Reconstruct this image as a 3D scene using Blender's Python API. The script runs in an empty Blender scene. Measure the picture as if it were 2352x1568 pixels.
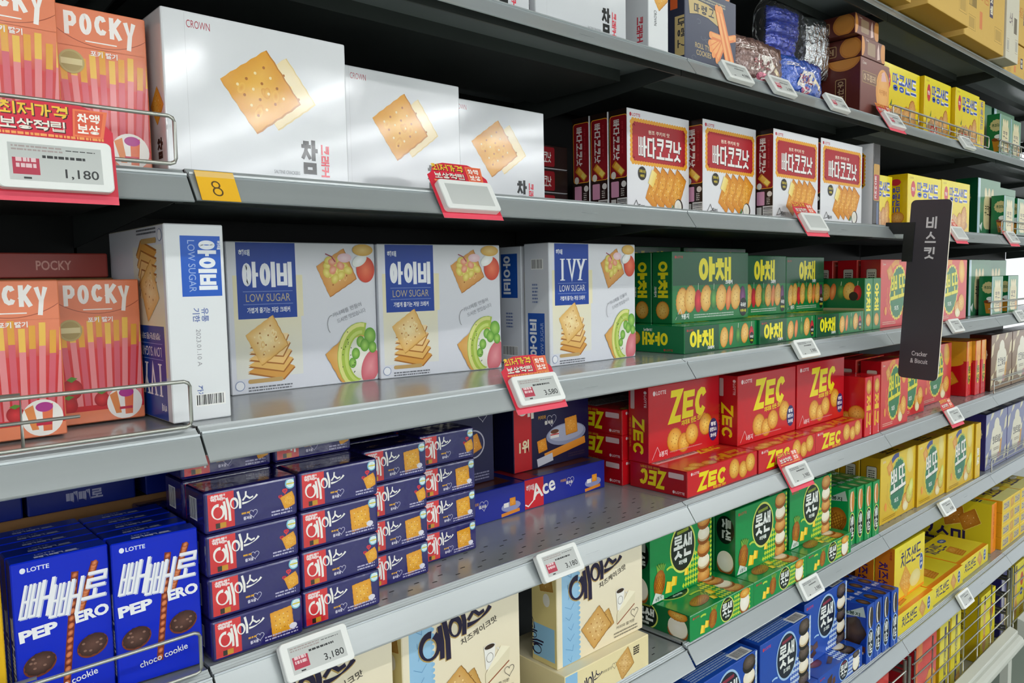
import bpy, bmesh, math, random
from mathutils import Vector, Matrix
from mathutils.geometry import tessellate_polygon
rnd = random.Random(7)
SC = bpy.context.scene
COL = SC.collection
CZ = 1.42            # eye height above the floor
D = 0.8412           # distance from the camera to the ridge of the price rails
X0 = 0.3125; BW = 0.9
ZS = {0: .6724, 1: .3937, 2: .1208, 3: -.1566, 4: -.4293, 5: -.7059, 6: -.9767}
RE, RH = .0186, .0314    # rail face: how far it leans out and how far it drops

# ---------------------------------------------------------------- camera, world, exposure
cam_d = bpy.data.cameras.new('camera'); cam = bpy.data.objects.new('camera', cam_d); COL.objects.link(cam)
fw = Vector((0.67357877, 0.73487195, -0.07908765)); rt = Vector((0.73605266, -0.67666748, -0.01864393)); up = rt.cross(fw)
cam.matrix_world = Matrix(((rt.x, up.x, -fw.x, 0), (rt.y, up.y, -fw.y, 0), (rt.z, up.z, -fw.z, CZ), (0, 0, 0, 1)))
cam_d.sensor_width = 36; cam_d.lens = 36 * 1787.68 / 2352; cam_d.clip_start = .02; cam_d.clip_end = 60
SC.camera = cam
w = bpy.data.worlds.new('World'); SC.world = w; w.use_nodes = True
w.node_tree.nodes['Background'].inputs[0].default_value = (.93, .97, 1, 1)
w.node_tree.nodes['Background'].inputs[1].default_value = .56
SC.view_settings.view_transform = 'Standard'; SC.view_settings.look = 'None'
SC.view_settings.exposure = 0.92; SC.view_settings.gamma = 1; SC.view_settings.use_curve_mapping = False
LIGHT_W = 5

# ---------------------------------------------------------------- colour and materials
def lin(c):
    if isinstance(c, str):
        c = c.lstrip('#'); c = c if len(c) == 6 else ''.join(q * 2 for q in c); c = [int(c[i:i+2], 16) / 255 for i in (0, 2, 4)]
    return tuple((v / 12.92 if v <= .04045 else ((v + .055) / 1.055) ** 2.4) for v in c[:3]) + (1,)
def mat(name, col, rough=.5, metal=0, spec=.5, emit=0, alpha=1):
    m = bpy.data.materials.new(name); m.use_nodes = True; b = m.node_tree.nodes['Principled BSDF']
    b.inputs['Base Color'].default_value = lin(col); b.inputs['Roughness'].default_value = rough
    b.inputs['Metallic'].default_value = metal; b.inputs['Specular IOR Level'].default_value = spec
    if emit: b.inputs['Emission Color'].default_value = lin(col); b.inputs['Emission Strength'].default_value = emit
    return m
def noisy(m, scale, stretch, amt, rough_amt=0, bump=0, detail=4):
    n = m.node_tree.nodes; l = m.node_tree.links; b = n['Principled BSDF']
    tc = n.new('ShaderNodeTexCoord'); mp = n.new('ShaderNodeMapping'); mp.inputs['Scale'].default_value = stretch
    t = n.new('ShaderNodeTexNoise'); t.inputs['Scale'].default_value = scale; t.inputs['Detail'].default_value = detail
    l.new(tc.outputs['Object'], mp.inputs['Vector']); l.new(mp.outputs['Vector'], t.inputs['Vector'])
    if amt:
        c = b.inputs['Base Color'].default_value[:]
        mx = n.new('ShaderNodeMix'); mx.data_type = 'RGBA'
        mx.inputs['A'].default_value = tuple(v * (1 - amt) for v in c[:3]) + (1,)
        mx.inputs['B'].default_value = tuple(min(1, v * (1 + amt)) for v in c[:3]) + (1,)
        l.new(t.outputs['Fac'], mx.inputs['Factor']); l.new(mx.outputs['Result'], b.inputs['Base Color'])
    if rough_amt:
        r = b.inputs['Roughness'].default_value
        mr = n.new('ShaderNodeMapRange'); mr.inputs['To Min'].default_value = r - rough_amt; mr.inputs['To Max'].default_value = r + rough_amt
        l.new(t.outputs['Fac'], mr.inputs['Value']); l.new(mr.outputs['Result'], b.inputs['Roughness'])
    if bump:
        bp = n.new('ShaderNodeBump'); bp.inputs['Strength'].default_value = bump; bp.inputs['Distance'].default_value = .01
        l.new(t.outputs['Fac'], bp.inputs['Height']); l.new(bp.outputs['Normal'], b.inputs['Normal'])
    return m
def ink(name, rough, bump=0, scale=30, spec=.5, metal=0, coat=0):
    m = bpy.data.materials.new(name); m.use_nodes = True; n = m.node_tree.nodes; l = m.node_tree.links; b = n['Principled BSDF']
    a = n.new('ShaderNodeAttribute'); a.attribute_name = 'ink'; l.new(a.outputs['Color'], b.inputs['Base Color'])
    b.inputs['Roughness'].default_value = rough; b.inputs['Specular IOR Level'].default_value = spec; b.inputs['Metallic'].default_value = metal
    b.inputs['Coat Weight'].default_value = coat; b.inputs['Coat Roughness'].default_value = .08
    if bump:
        tc = n.new('ShaderNodeTexCoord'); t = n.new('ShaderNodeTexNoise'); t.inputs['Scale'].default_value = scale; t.inputs['Detail'].default_value = 3
        bp = n.new('ShaderNodeBump'); bp.inputs['Strength'].default_value = bump; bp.inputs['Distance'].default_value = .01
        l.new(tc.outputs['Object'], t.inputs['Vector']); l.new(t.outputs['Fac'], bp.inputs['Height']); l.new(bp.outputs['Normal'], b.inputs['Normal'])
    return m
CARTON = ink('printed carton', .3, .04, 14, .34)
GLOSS = ink('glossy printed carton', .2, .09, 12, .42, coat=.12)
LAMI = ink('laminated white carton', .13, .16, 7, .5, coat=.5)
FILM = ink('shrink film over print', .16, .35, 26, .6, coat=.5)
FOIL = ink('crinkled foil wrapper', .22, .9, 45, .8, metal=.25, coat=.6)
KRAFT = ink('corrugated kraft board', .75, .08, 60, .2)
PRINT = ink('matte print', .5)
M_RAIL = noisy(mat('brushed aluminium rail', '#b2b9bc', .3, .45), 12, (.25, 6, 6), .045, .05, 0, 2)
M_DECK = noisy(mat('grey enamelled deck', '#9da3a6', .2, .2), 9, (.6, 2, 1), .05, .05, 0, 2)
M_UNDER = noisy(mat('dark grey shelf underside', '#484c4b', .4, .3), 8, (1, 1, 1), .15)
M_BACK = noisy(mat('black back panel', '#0b0c0d', .55), 10, (1, 1, 1), .2)
M_WIRE = mat('galvanised wire', '#b8b9b2', .3, .75)
M_SLOT = mat('dark slot', '#101112', .8)
M_WHITE = mat('white tag plastic', '#eef0ee', .28)
M_DARK = mat('charcoal sign face', '#413c45', .42)
M_CREAM = mat('cream sign edge', '#efe6d2', .5)
M_BUMP = noisy(mat('off white bumper', '#c9ccc3', .4), 6, (1, 1, 1), .05)

# ---------------------------------------------------------------- drawing on box faces (millimetres)
_tc = {}
def glyphs(s, bold):
    k = (s, bold)
    if k in _tc: return _tc[k]
    c = bpy.data.curves.new('t', 'FONT'); c.body = s; c.size = 1; c.offset = bold; c.resolution_u = 3
    o = bpy.data.objects.new('t', c); COL.objects.link(o)
    dg = bpy.context.evaluated_depsgraph_get(); me = bpy.data.meshes.new_from_object(o.evaluated_get(dg))
    me.calc_loop_triangles()
    V = [(v.co.x, v.co.y) for v in me.vertices]; T = [tuple(t.vertices) for t in me.loop_triangles]
    bpy.data.objects.remove(o); bpy.data.curves.remove(c); bpy.data.meshes.remove(me)
    if V:
        x0 = min(v[0] for v in V); x1 = max(v[0] for v in V); y0 = min(v[1] for v in V); y1 = max(v[1] for v in V)
        V = [((x - x0) / (x1 - x0 or 1), (y - y0) / (y1 - y0 or 1)) for x, y in V]
    _tc[k] = (V, T); return V, T

CHO = 'ㄱㄲㄴㄷㄸㄹㅁㅂㅃㅅㅆㅇㅈㅉㅊㅋㅌㅍㅎ'
JUNG = 'ㅏㅐㅑㅒㅓㅔㅕㅖㅗㅘㅙㅚㅛㅜㅝㅞㅟㅠㅡㅢㅣ'
JONG = ' ㄱㄲㄳㄴㄵㄶㄷㄹㄺㄻㄼㄽㄾㄿㅀㅁㅂㅄㅅㅆㅇㅈㅊㅋㅌㅍㅎ'
J = {'ㄱ': [[(0, 1), (1, 1), (.95, .45), (.75, 0)]], 'ㄴ': [[(0, 1), (0, 0), (1, 0)]], 'ㄷ': [[(1, 1), (0, 1), (0, 0), (1, 0)]],
     'ㄹ': [[(0, 1), (1, 1), (1, .5), (0, .5), (0, 0), (1, 0)]], 'ㅁ': [[(0, 0), (0, 1), (1, 1), (1, 0), (0, 0)]],
     'ㅂ': [[(0, 1), (0, 0), (1, 0), (1, 1)], [(0, .5), (1, .5)]], 'ㅅ': [[(.5, 1), (.4, .5), (0, 0)], [(.5, .6), (1, 0)]],
     'ㅇ': ['O'], 'ㅈ': [[(0, 1), (1, 1)], [(.55, 1), (.4, .5), (0, 0)], [(.5, .55), (1, 0)]],
     'ㅊ': [[(.3, 1), (.7, 1)], [(0, .75), (1, .75)], [(.55, .75), (.4, .38), (0, 0)], [(.5, .42), (1, 0)]],
     'ㅋ': [[(0, 1), (1, 1), (.95, .45), (.75, 0)], [(0, .52), (.95, .55)]], 'ㅌ': [[(1, 1), (0, 1), (0, 0), (1, 0)], [(0, .5), (.95, .5)]],
     'ㅍ': [[(0, 1), (1, 1)], [(0, 0), (1, 0)], [(.28, 1), (.28, 0)], [(.72, 1), (.72, 0)]], 'ㅎ': [[(.3, 1), (.7, 1)], [(0, .76), (1, .76)], 'o'],
     'ㅏ': [[(0, 1), (0, 0)], [(0, .5), (1, .5)]], 'ㅑ': [[(0, 1), (0, 0)], [(0, .64), (1, .64)], [(0, .36), (1, .36)]],
     'ㅓ': [[(1, 1), (1, 0)], [(0, .5), (1, .5)]], 'ㅕ': [[(1, 1), (1, 0)], [(0, .64), (1, .64)], [(0, .36), (1, .36)]],
     'ㅣ': [[(.6, 1), (.6, 0)]], 'ㅐ': [[(0, .97), (0, .03)], [(1, 1), (1, 0)], [(0, .5), (1, .5)]],
     'ㅔ': [[(.45, .97), (.45, .03)], [(1, 1), (1, 0)], [(-.2, .5), (.45, .5)]], 'ㅖ': [[(.45, .97), (.45, .03)], [(1, 1), (1, 0)], [(-.2, .62), (.45, .62)], [(-.2, .38), (.45, .38)]],
     'ㅗ': [[(0, 0), (1, 0)], [(.5, 1), (.5, 0)]], 'ㅛ': [[(0, 0), (1, 0)], [(.33, 1), (.33, 0)], [(.67, 1), (.67, 0)]],
     'ㅜ': [[(0, 1), (1, 1)], [(.5, 1), (.5, 0)]], 'ㅠ': [[(0, 1), (1, 1)], [(.33, 1), (.33, 0)], [(.67, 1), (.67, 0)]], 'ㅡ': [[(0, .5), (1, .5)]]}
DBL = {'ㄲ': 'ㄱ', 'ㄸ': 'ㄷ', 'ㅃ': 'ㅂ', 'ㅆ': 'ㅅ', 'ㅉ': 'ㅈ'}
MIX = {'ㅘ': 'ㅗㅏ', 'ㅙ': 'ㅗㅐ', 'ㅚ': 'ㅗㅣ', 'ㅝ': 'ㅜㅓ', 'ㅞ': 'ㅜㅔ', 'ㅟ': 'ㅜㅣ', 'ㅢ': 'ㅡㅣ'}
LAT = {'Z': [[(0, 1), (1, 1), (0, 0), (1, 0)]], 'E': [[(1, 1), (0, 1), (0, 0), (1, 0)], [(0, .5), (.85, .5)]],
       'C': [[(1, .78), (.8, .97), (.5, 1), (.2, .9), (0, .6), (0, .4), (.2, .1), (.5, 0), (.8, .03), (1, .22)]],
       'P': [[(0, 0), (0, 1), (.7, 1), (1, .85), (1, .6), (.7, .45), (0, .45)]], 'O': ['O'], 'K': [[(0, 0), (0, 1)], [(1, 1), (0, .4)], [(.3, .55), (1, 0)]],
       'Y': [[(0, 1), (.5, .45), (1, 1)], [(.5, .5), (.3, 0)]], 'I': [[(.5, 0), (.5, 1)]], 'V': [[(0, 1), (.5, 0), (1, 1)]],
       'A': [[(0, 0), (.5, 1), (1, 0)], [(.2, .35), (.8, .35)]], 'R': [[(0, 0), (0, 1), (.7, 1), (1, .85), (1, .6), (.7, .48), (0, .48)], [(.5, .48), (1, 0)]],
       'L': [[(0, 1), (0, 0), (1, 0)]], 'T': [[(0, 1), (1, 1)], [(.5, 1), (.5, 0)]]}
class Art:
    def __init__(s): s.V = []; s.T = []; s.C = []; s.m = (1, 0, 0, 1, 0, 0); s.ly = 0; s.st = []
    def push(s, dx=0, dy=0, rot=0, sx=1, sy=1, sh=0, shy=0):
        s.st.append(s.m); a, b, c, d, e, f = s.m; r = math.radians(rot); co, si = math.cos(r), math.sin(r)
        # local = T * R * Shear * Scale
        A, B, Cc, Dd = co * sx - si * sx * shy, si * sx + co * sx * shy, co * sy * sh - si * sy, si * sy * sh + co * sy
        s.m = (a * A + c * B, b * A + d * B, a * Cc + c * Dd, b * Cc + d * Dd, a * dx + c * dy + e, b * dx + d * dy + f); return s
    def pop(s): s.m = s.st.pop()
    def add(s, V, T, col, nl=True):
        s.ly += 1 if nl else (0 if nl is None else .3)
        a, b, c, d, e, f = s.m; n = len(s.V); z = s.ly * .014
        for x, y in V: s.V.append((a * x + c * y + e, b * x + d * y + f, z))
        s.T += [(p + n, q + n, r + n) for p, q, r in T]
        s.C += [lin(col)] * len(V) if isinstance(col, (str, tuple)) else [lin(k) for k in col]
    def poly(s, P, col):
        T = tessellate_polygon([[Vector((x, y, 0)) for x, y in P]]); s.add(P, T, col)
    def rect(s, x, y, w_, h_, col, top=None): s.add([(x, y), (x + w_, y), (x + w_, y + h_), (x, y + h_)], [(0, 1, 2), (0, 2, 3)], col if top is None else [col, col, top, top])
    def hrect(s, x, y, w_, h_, c1, c2): s.add([(x, y), (x + w_, y), (x + w_, y + h_), (x, y + h_)], [(0, 1, 2), (0, 2, 3)], [c1, c2, c2, c1])
    def ell(s, cx, cy, rx, ry, col, cc=None, n=28, wav=0, k=10, rot=0):
        V = [(cx, cy)]; r = math.radians(rot)
        for i in range(n):
            a = 2 * math.pi * i / n; q = 1 + wav * math.cos(a * k); x, y = rx * q * math.cos(a), ry * q * math.sin(a)
            V.append((cx + x * math.cos(r) - y * math.sin(r), cy + x * math.sin(r) + y * math.cos(r)))
        s.add(V, [(0, i + 1, (i + 1) % n + 1) for i in range(n)], col if cc is None else [cc] + [col] * n)
    def rrect(s, x, y, w_, h_, r, col, wav=0):
        P = []
        for cx, cy, a0 in ((x + w_ - r, y + h_ - r, 0), (x + r, y + h_ - r, 90), (x + r, y + r, 180), (x + w_ - r, y + r, 270)):
            for i in range(7): a = math.radians(a0 + 15 * i); P.append((cx + r * math.cos(a), cy + r * math.sin(a)))
        n = len(P); c = (x + w_ / 2, y + h_ / 2); s.add([c] + P, [(0, i + 1, (i + 1) % n + 1) for i in range(n)], col)
    def scallop(s, x, y, w_, h_, step, r, col):
        s.rect(x, y, w_, h_, col); nx = max(1, round(w_ / step)); ny = max(1, round(h_ / step))
        V = []; T = []
        pts = [(x + (i + .5) * w_ / nx, yy) for i in range(nx) for yy in (y, y + h_)] + [(xx, y + (j + .5) * h_ / ny) for j in range(ny) for xx in (x, x + w_)]
        for cx, cy in pts:
            b = len(V); V.append((cx, cy)); V += [(cx + r * math.cos(a * .785), cy + r * math.sin(a * .785)) for a in range(8)]
            T += [(b, b + 1 + i, b + 1 + (i + 1) % 8) for i in range(8)]
        s.add(V, T, col)
    def line(s, P, t, col, nl=True, t2=None):
        P = [Vector(p) for p in P]; n = len(P); closed = n > 2 and (P[0] - P[-1]).length < 1e-4
        V = []; L = []
        for i in range(n):
            if closed: a, b = P[i - 1 if i else n - 2], P[(i + 1) if i < n - 1 else 1]
            else: a, b = P[max(i - 1, 0)], P[min(i + 1, n - 1)]
            d1 = (P[i] - a); d2 = (b - P[i])
            if d1.length < 1e-6: d1 = d2
            if d2.length < 1e-6: d2 = d1
            d1 = d1.normalized(); d2 = d2.normalized(); tn = d1 + d2
            tn = tn.normalized() if tn.length > .2 else d1
            nr = Vector((-tn.y, tn.x)); k = 1 / max(.42, nr.dot(Vector((-d1.y, d1.x))))
            hw = t / 2 if t2 is None else (t + (t2 - t) * abs(2 * i / (n - 1) - 1)) / 2
            V += [tuple(P[i] + nr * hw * k), tuple(P[i] - nr * hw * k)]
        s.add(V, [q for i in range(n - 1) for q in ((2 * i, 2 * i + 1, 2 * i + 3), (2 * i, 2 * i + 3, 2 * i + 2))], col, nl)
    def arc(s, cx, cy, rx, ry, a0, a1, t, col, n=16, nl=True, t2=None):
        s.line([(cx + rx * math.cos(math.radians(a0 + (a1 - a0) * i / n)), cy + ry * math.sin(math.radians(a0 + (a1 - a0) * i / n))) for i in range(n + 1)], t, col, nl, t2)
    def jamo(s, ch, x, y, w_, h_, t, col):
        if ch in DBL:
            g = max(t * .25, w_ * .06); hw = (w_ - g) / 2
            s.jamo(DBL[ch], x, y, hw, h_, min(t, hw * .42), col); s.jamo(DBL[ch], x + hw + g, y, hw, h_, min(t, hw * .42), col); return
        if ch in 'ㅐㅔㅖㅒ': t = min(t, w_ * .4)
        elif ch in 'ㅏㅑㅓㅕ': t = min(t, w_ * .62)
        elif ch in 'ㅂㅊㅌㄹㅎㅍㅋ': t = min(t, h_ * .26, w_ * .34)
        x += t / 2; y += t / 2; w_ = max(w_ - t, .01); h_ = max(h_ - t, .01)
        for st in J.get(ch) or LAT[ch]:
            if st == 'O': s.arc(x + w_ / 2, y + h_ / 2, w_ / 2, h_ / 2, 0, 360, t, col, 20, False)
            elif st == 'o': s.arc(x + w_ / 2, y + h_ * .26, w_ * .4, h_ * .26, 0, 360, t, col, 16, False)
            else:
                P = [(x + px * w_, y + py * h_) for px, py in st]
                if ch not in 'CO' and P[0] != P[-1]:   # square ends
                    for a, b in ((0, 1), (-1, -2)):
                        d = Vector(P[a]) - Vector(P[b]); q = Vector(P[a]) + d.normalized() * t * .5; P[a] = tuple(q)
                s.line(P, t, col, False)
    def hg(s, text, x, y, w_, h_, t, col, gap=.08):
        """heavy lettering built from strokes; t is the stroke width"""
        s.ly += 1; n = len(text); cw = w_ / (n + (n - 1) * gap)
        for i, ch in enumerate(text):
            cx = x + i * cw * (1 + gap)
            if ch == ' ': continue
            k = ord(ch) - 0xAC00
            if 0 <= k < 11172:
                c, v, f = CHO[k // 588], JUNG[k % 588 // 28], JONG[k % 28]
                y0 = y; hh = h_
                if f != ' ':
                    s.jamo(f, cx + cw * .1, y, cw * .8, h_ * .34, t, col); y0 = y + h_ * .40; hh = h_ * .60
                if v in MIX:
                    a, b = MIX[v]; s.jamo(c, cx, y0 + hh * .42, cw * .6, hh * .58, t, col)
                    s.jamo(a, cx, y0 + hh * .02, cw * .66, hh * .34, t, col); s.jamo(b, cx + cw * .7, y0, cw * .3, hh, t, col)
                elif v in 'ㅗㅛㅜㅠㅡ':
                    s.jamo(c, cx + cw * .1, y0 + hh * .4, cw * .8, hh * .6, t, col)
                    s.jamo(v, cx, y0, cw, hh * (.36 if v != 'ㅡ' else .3), t, col)
                else:
                    wd = {'ㅏ': .38, 'ㅑ': .38, 'ㅣ': .28}.get(v, .42)
                    if v in 'ㅓㅕ': s.jamo(c, cx, y0 + hh * .08, cw * .52, hh * .84, t, col); s.jamo(v, cx + cw * .5, y0, cw * .5, hh, t, col)
                    elif v in 'ㅔㅖ': s.jamo(c, cx, y0 + hh * .08, cw * .5, hh * .84, t, col); s.jamo(v, cx + cw * .55, y0, cw * .45, hh, t, col)
                    else: s.jamo(c, cx, y0 + hh * .06, cw * (1 - wd - .04), hh * .88, t, col); s.jamo(v, cx + cw * (1 - wd), y0, cw * wd, hh, t, col)
            elif ch in LAT: s.jamo(ch, cx, y, cw, h_, t, col)
    def txt(s, text, x, y, w_, h_, col, bold=0):
        """thin lettering from the built in font, fitted in a w x h cell"""
        V, T = glyphs(text, bold)
        if V: s.add([(x + a * w_, y + b * h_) for a, b in V], T, col)
    def micro(s, x, y, w_, rows, lh, col, t=.5):
        s.ly += 1
        for r in range(rows):
            px = x; yy = y - r * lh
            while px < x + w_:
                q = min(rnd.uniform(1.5, 6), x + w_ - px)
                s.add([(px, yy), (px + q, yy), (px + q, yy + t * lh), (px, yy + t * lh)], [(0, 1, 2), (0, 2, 3)], col, None); px += q + rnd.uniform(.6, 1.4)
    def bars(s, x, y, w_, h_, vert=False):
        s.rect(x, y, w_, h_, '#f2f2f0'); s.ly += 1; L = h_ if vert else w_; p = 1
        while p < L - 1.5:
            q = rnd.choice((.5, .8, 1.2)); 
            if vert: s.add([(x + 1, y + p), (x + w_ - 1, y + p), (x + w_ - 1, y + p + q), (x + 1, y + p + q)], [(0, 1, 2), (0, 2, 3)], '#1a1a1a', None)
            else: s.add([(x + p, y + 1.5), (x + p + q, y + 1.5), (x + p + q, y + h_ - 1), (x + p, y + h_ - 1)], [(0, 1, 2), (0, 2, 3)], '#1a1a1a', None)
            p += q + rnd.choice((.5, .8, 1.1))
    # --- food pictures
    def cracker(s, cx, cy, R, rot=45, sh=0, c1='#d8962e', c2='#efc062', rim='#b06a18', sq=1, holes=3):
        s.push(cx, cy, rot, 1, sq, sh); n = 9; P = []
        for sx, sy, dx, dy in ((-1, -1, 1, 0), (1, -1, 0, 1), (1, 1, -1, 0), (-1, 1, 0, -1)):
            for i in range(n):
                u = 2 * R * i / n; k = R * .025 * (i % 2)
                P.append((sx * R + dx * u - dy * k * -1 * 1, sy * R + dy * u - dx * k))
        T = [(0, i + 1, (i + 1) % len(P) + 1) for i in range(len(P))]
        s.add([(x * 1.03 + R * .02, y * 1.03 - R * .03) for x, y in [(0, 0)] + P], T, rim)
        s.add([(0, R * .1)] + P, T, [c2] + [c1] * len(P))
        for q in range(6):
            s.ell(rnd.uniform(-.6, .6) * R, rnd.uniform(-.6, .6) * R, R * .2, R * .12, c2 if q % 2 else c1, c1 if q % 2 else c2, 10, rot=rnd.uniform(0, 90))
        s.ly += 1
        for i in range(holes):
            for j in range(holes):
                hx, hy = (i - (holes - 1) / 2) * 1.25 * R / holes * 1.25, (j - (holes - 1) / 2) * 1.25 * R / holes * 1.25
                s.add([(hx + R * .055 * math.cos(a), hy + R * .055 * math.sin(a)) for a in range(6)], [(0, 1, 2), (0, 2, 3), (0, 3, 4), (0, 4, 5)], '#fbe3a6' if (i + j) % 2 else '#a86518', None)
        s.pop()
    def round(s, cx, cy, rx, ry=None, c1='#d98a1f', c2='#f6cf6a', rim='#b8650f', dots=8, rot=0):
        ry = ry or rx
        s.ell(cx, cy, rx, ry, rim, None, 40, .03, 20, rot); s.ell(cx, cy, rx * .93, ry * .93, c1, c2, 30, rot=rot)
        s.ly += 1
        for i in range(dots):
            a = i * 2.4; q = .18 + .5 * i / dots; X, Y = cx + rx * q * math.cos(a), cy + ry * q * math.sin(a)
            s.add([(X + rx * .05 * math.cos(k), Y + ry * .05 * math.sin(k)) for k in range(6)], [(0, 1, 2), (0, 2, 3), (0, 3, 4), (0, 4, 5)], '#9a5a12', None)
    def sandwich(s, cx, cy, rx, ry, dark=False):
        a, b, c = ('#3b2c26', '#6b5648', '#1f1613') if dark else ('#c98132', '#eab465', '#9a5720')
        s.ell(cx, cy - ry * .55, rx, ry, c, None, 36, .02, 18); s.ell(cx, cy - ry * .3, rx * .97, ry * .95, '#d9c8a8'); s.ell(cx, cy - ry * .2, rx * .95, ry * .95, '#f6efdc', '#fffaf0')
    def stack(s, cx, y0, y1, rx, dark=False, n=4):
        a, b, c = ('#3b2f2b', '#75655b', '#1d1614') if dark else ('#c98132', '#eebb6e', '#99551d')
        st = (y1 - y0) / n; ry = rx * .62
        for i in range(n):
            y = y0 + st * (i + .5)
            if i % 2 == 0:
                s.ell(cx, y - st * .2, rx, ry * 1.1, c, None, 36, .02, 18); s.ell(cx, y, rx * .97, ry, a, b)
                for q in range(6): s.ell(cx + rnd.uniform(-.55, .55) * rx, y + rnd.uniform(-.5, .5) * ry, rx * .14, ry * .12, b, a, 8, rot=rnd.uniform(0, 90))
            else:
                s.ell(cx, y - st * .35, rx * .98, ry, c, None, 30, .02, 18); s.ell(cx, y - st * .1, rx * .93, ry, '#cdb48c'); s.ell(cx, y + st * .02, rx * .92, ry * .95, '#f2e8cf', '#fff8e8')
    def pine(s, cx, cy, rx, ry, rot=0):
        s.push(cx, cy, rot)
        for i in range(9): a = 60 + i * 7.5; s.poly([(-rx * .5, ry * .7), (rx * .5, ry * .7), (ry * .95 * math.cos(math.radians(a)) * 1.3, ry * .6 + ry * .95 * math.sin(math.radians(a)))], '#3f7a2c' if i % 2 else '#7fae3d')
        s.ell(0, 0, rx, ry, '#9c5514', '#e39a2f'); s.ly += 1
        for i in range(-4, 5):
            for sg in (1, -1):
                x = i * rx * .45
                s.line([(max(-rx, min(rx, x - rx * .7 * sg)) * .85, -ry * .55), (max(-rx, min(rx, x + rx * .7 * sg)) * .85, ry * .6)], rx * .06, '#8a4a10', False)
        s.pop()
    def chunk(s, x, y, r):
        s.poly([(x - r, y - r * .8), (x + r * .7, y - r), (x + r, y + r * .6), (x - r * .5, y + r)], '#f0b818'); s.poly([(x - r, y - r * .8), (x + r * .2, y - r * .9), (x + r * .5, y + r * .6), (x - r * .5, y + r)], '#ffe04a')
    def checks(s, x, y, w_, h_, st, col, jag=True):
        s.ly += 1; yy = y + st * .65
        while yy < y + h_ - st * .3:
            xx = x + st * .5
            while xx < x + w_:
                if not jag or xx - x > (yy - y) * .25 * w_ / h_ * 1.5:
                    s.add([(xx, yy - st * .65), (xx + st * .5, yy), (xx, yy + st * .65), (xx - st * .5, yy)], [(0, 1, 2), (0, 2, 3)], col, None)
                xx += st
            yy += st * 1.3
    def heart(s, x, y, r, col, t=.8):
        P = []
        for i in range(25):
            a = 2 * math.pi * i / 24; P.append((x + r * .062 * 16 * math.sin(a) ** 3, y + r * .062 * (13 * math.cos(a) - 5 * math.cos(2 * a) - 2 * math.cos(3 * a) - math.cos(4 * a))))
        s.line(P, t, col)
    def lotte(s, x, y, h_, col, dot=None):
        s.ell(x + h_ * .5, y + h_ * .5, h_ * .55, h_ * .62, dot or col); s.txt('LOTTE', x + h_ * 1.35, y, h_ * 4.2, h_, col, .02)
    def sub(s, other, dx, dy, rot=0, sx=1, sy=1):
        s.push(dx, dy, rot, sx, sy); n = len(s.V); a, b, c, d, e, f = s.m
        for x, y, z in other.V: s.V.append((a * x + c * y + e, b * x + d * y + f, z))
        fl = (a * d - b * c) < 0
        s.T += [(p + n, q + n, r + n) for p, q, r in other.T]; s.C += other.C; s.ly = max(s.ly, other.ly); s.pop()

# ---------------------------------------------------------------- mesh builders
def finish(name, V, F, C=None, mats=(), MI=None, smooth=False):
    me = bpy.data.meshes.new(name); me.from_pydata(V, [], F)
    for m in mats: me.materials.append(m)
    if MI: me.polygons.foreach_set('material_index', MI)
    if C is not None:
        at = me.color_attributes.new('ink', 'FLOAT_COLOR', 'POINT'); at.data.foreach_set('color', [q for c in C for q in c])
    if smooth: me.polygons.foreach_set('use_smooth', [True] * len(F))
    me.update(); return me
def base_box(w_, h_, d_, bev, seg, puff=0):
    bm = bmesh.new(); bmesh.ops.create_cube(bm, size=1)
    for v in bm.verts: v.co = Vector(((v.co.x + .5) * w_, (v.co.y + .5) * d_, (v.co.z + .5) * h_))
    if puff: bmesh.ops.subdivide_edges(bm, edges=bm.edges[:], cuts=1, use_grid_fill=True)
    bmesh.ops.bevel(bm, geom=[e for e in bm.edges if len(e.link_faces) == 2 and e.calc_face_angle(0) > .5], offset=bev, segments=seg, affect='EDGES', profile=.5)
    bm.verts.ensure_lookup_table(); bm.verts.index_update()
    V = [v.co.copy() for v in bm.verts]; F = [[v.index for v in f.verts] for f in bm.faces]; N = [f.normal.copy() for f in bm.faces]
    bm.free(); return V, F, N
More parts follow.
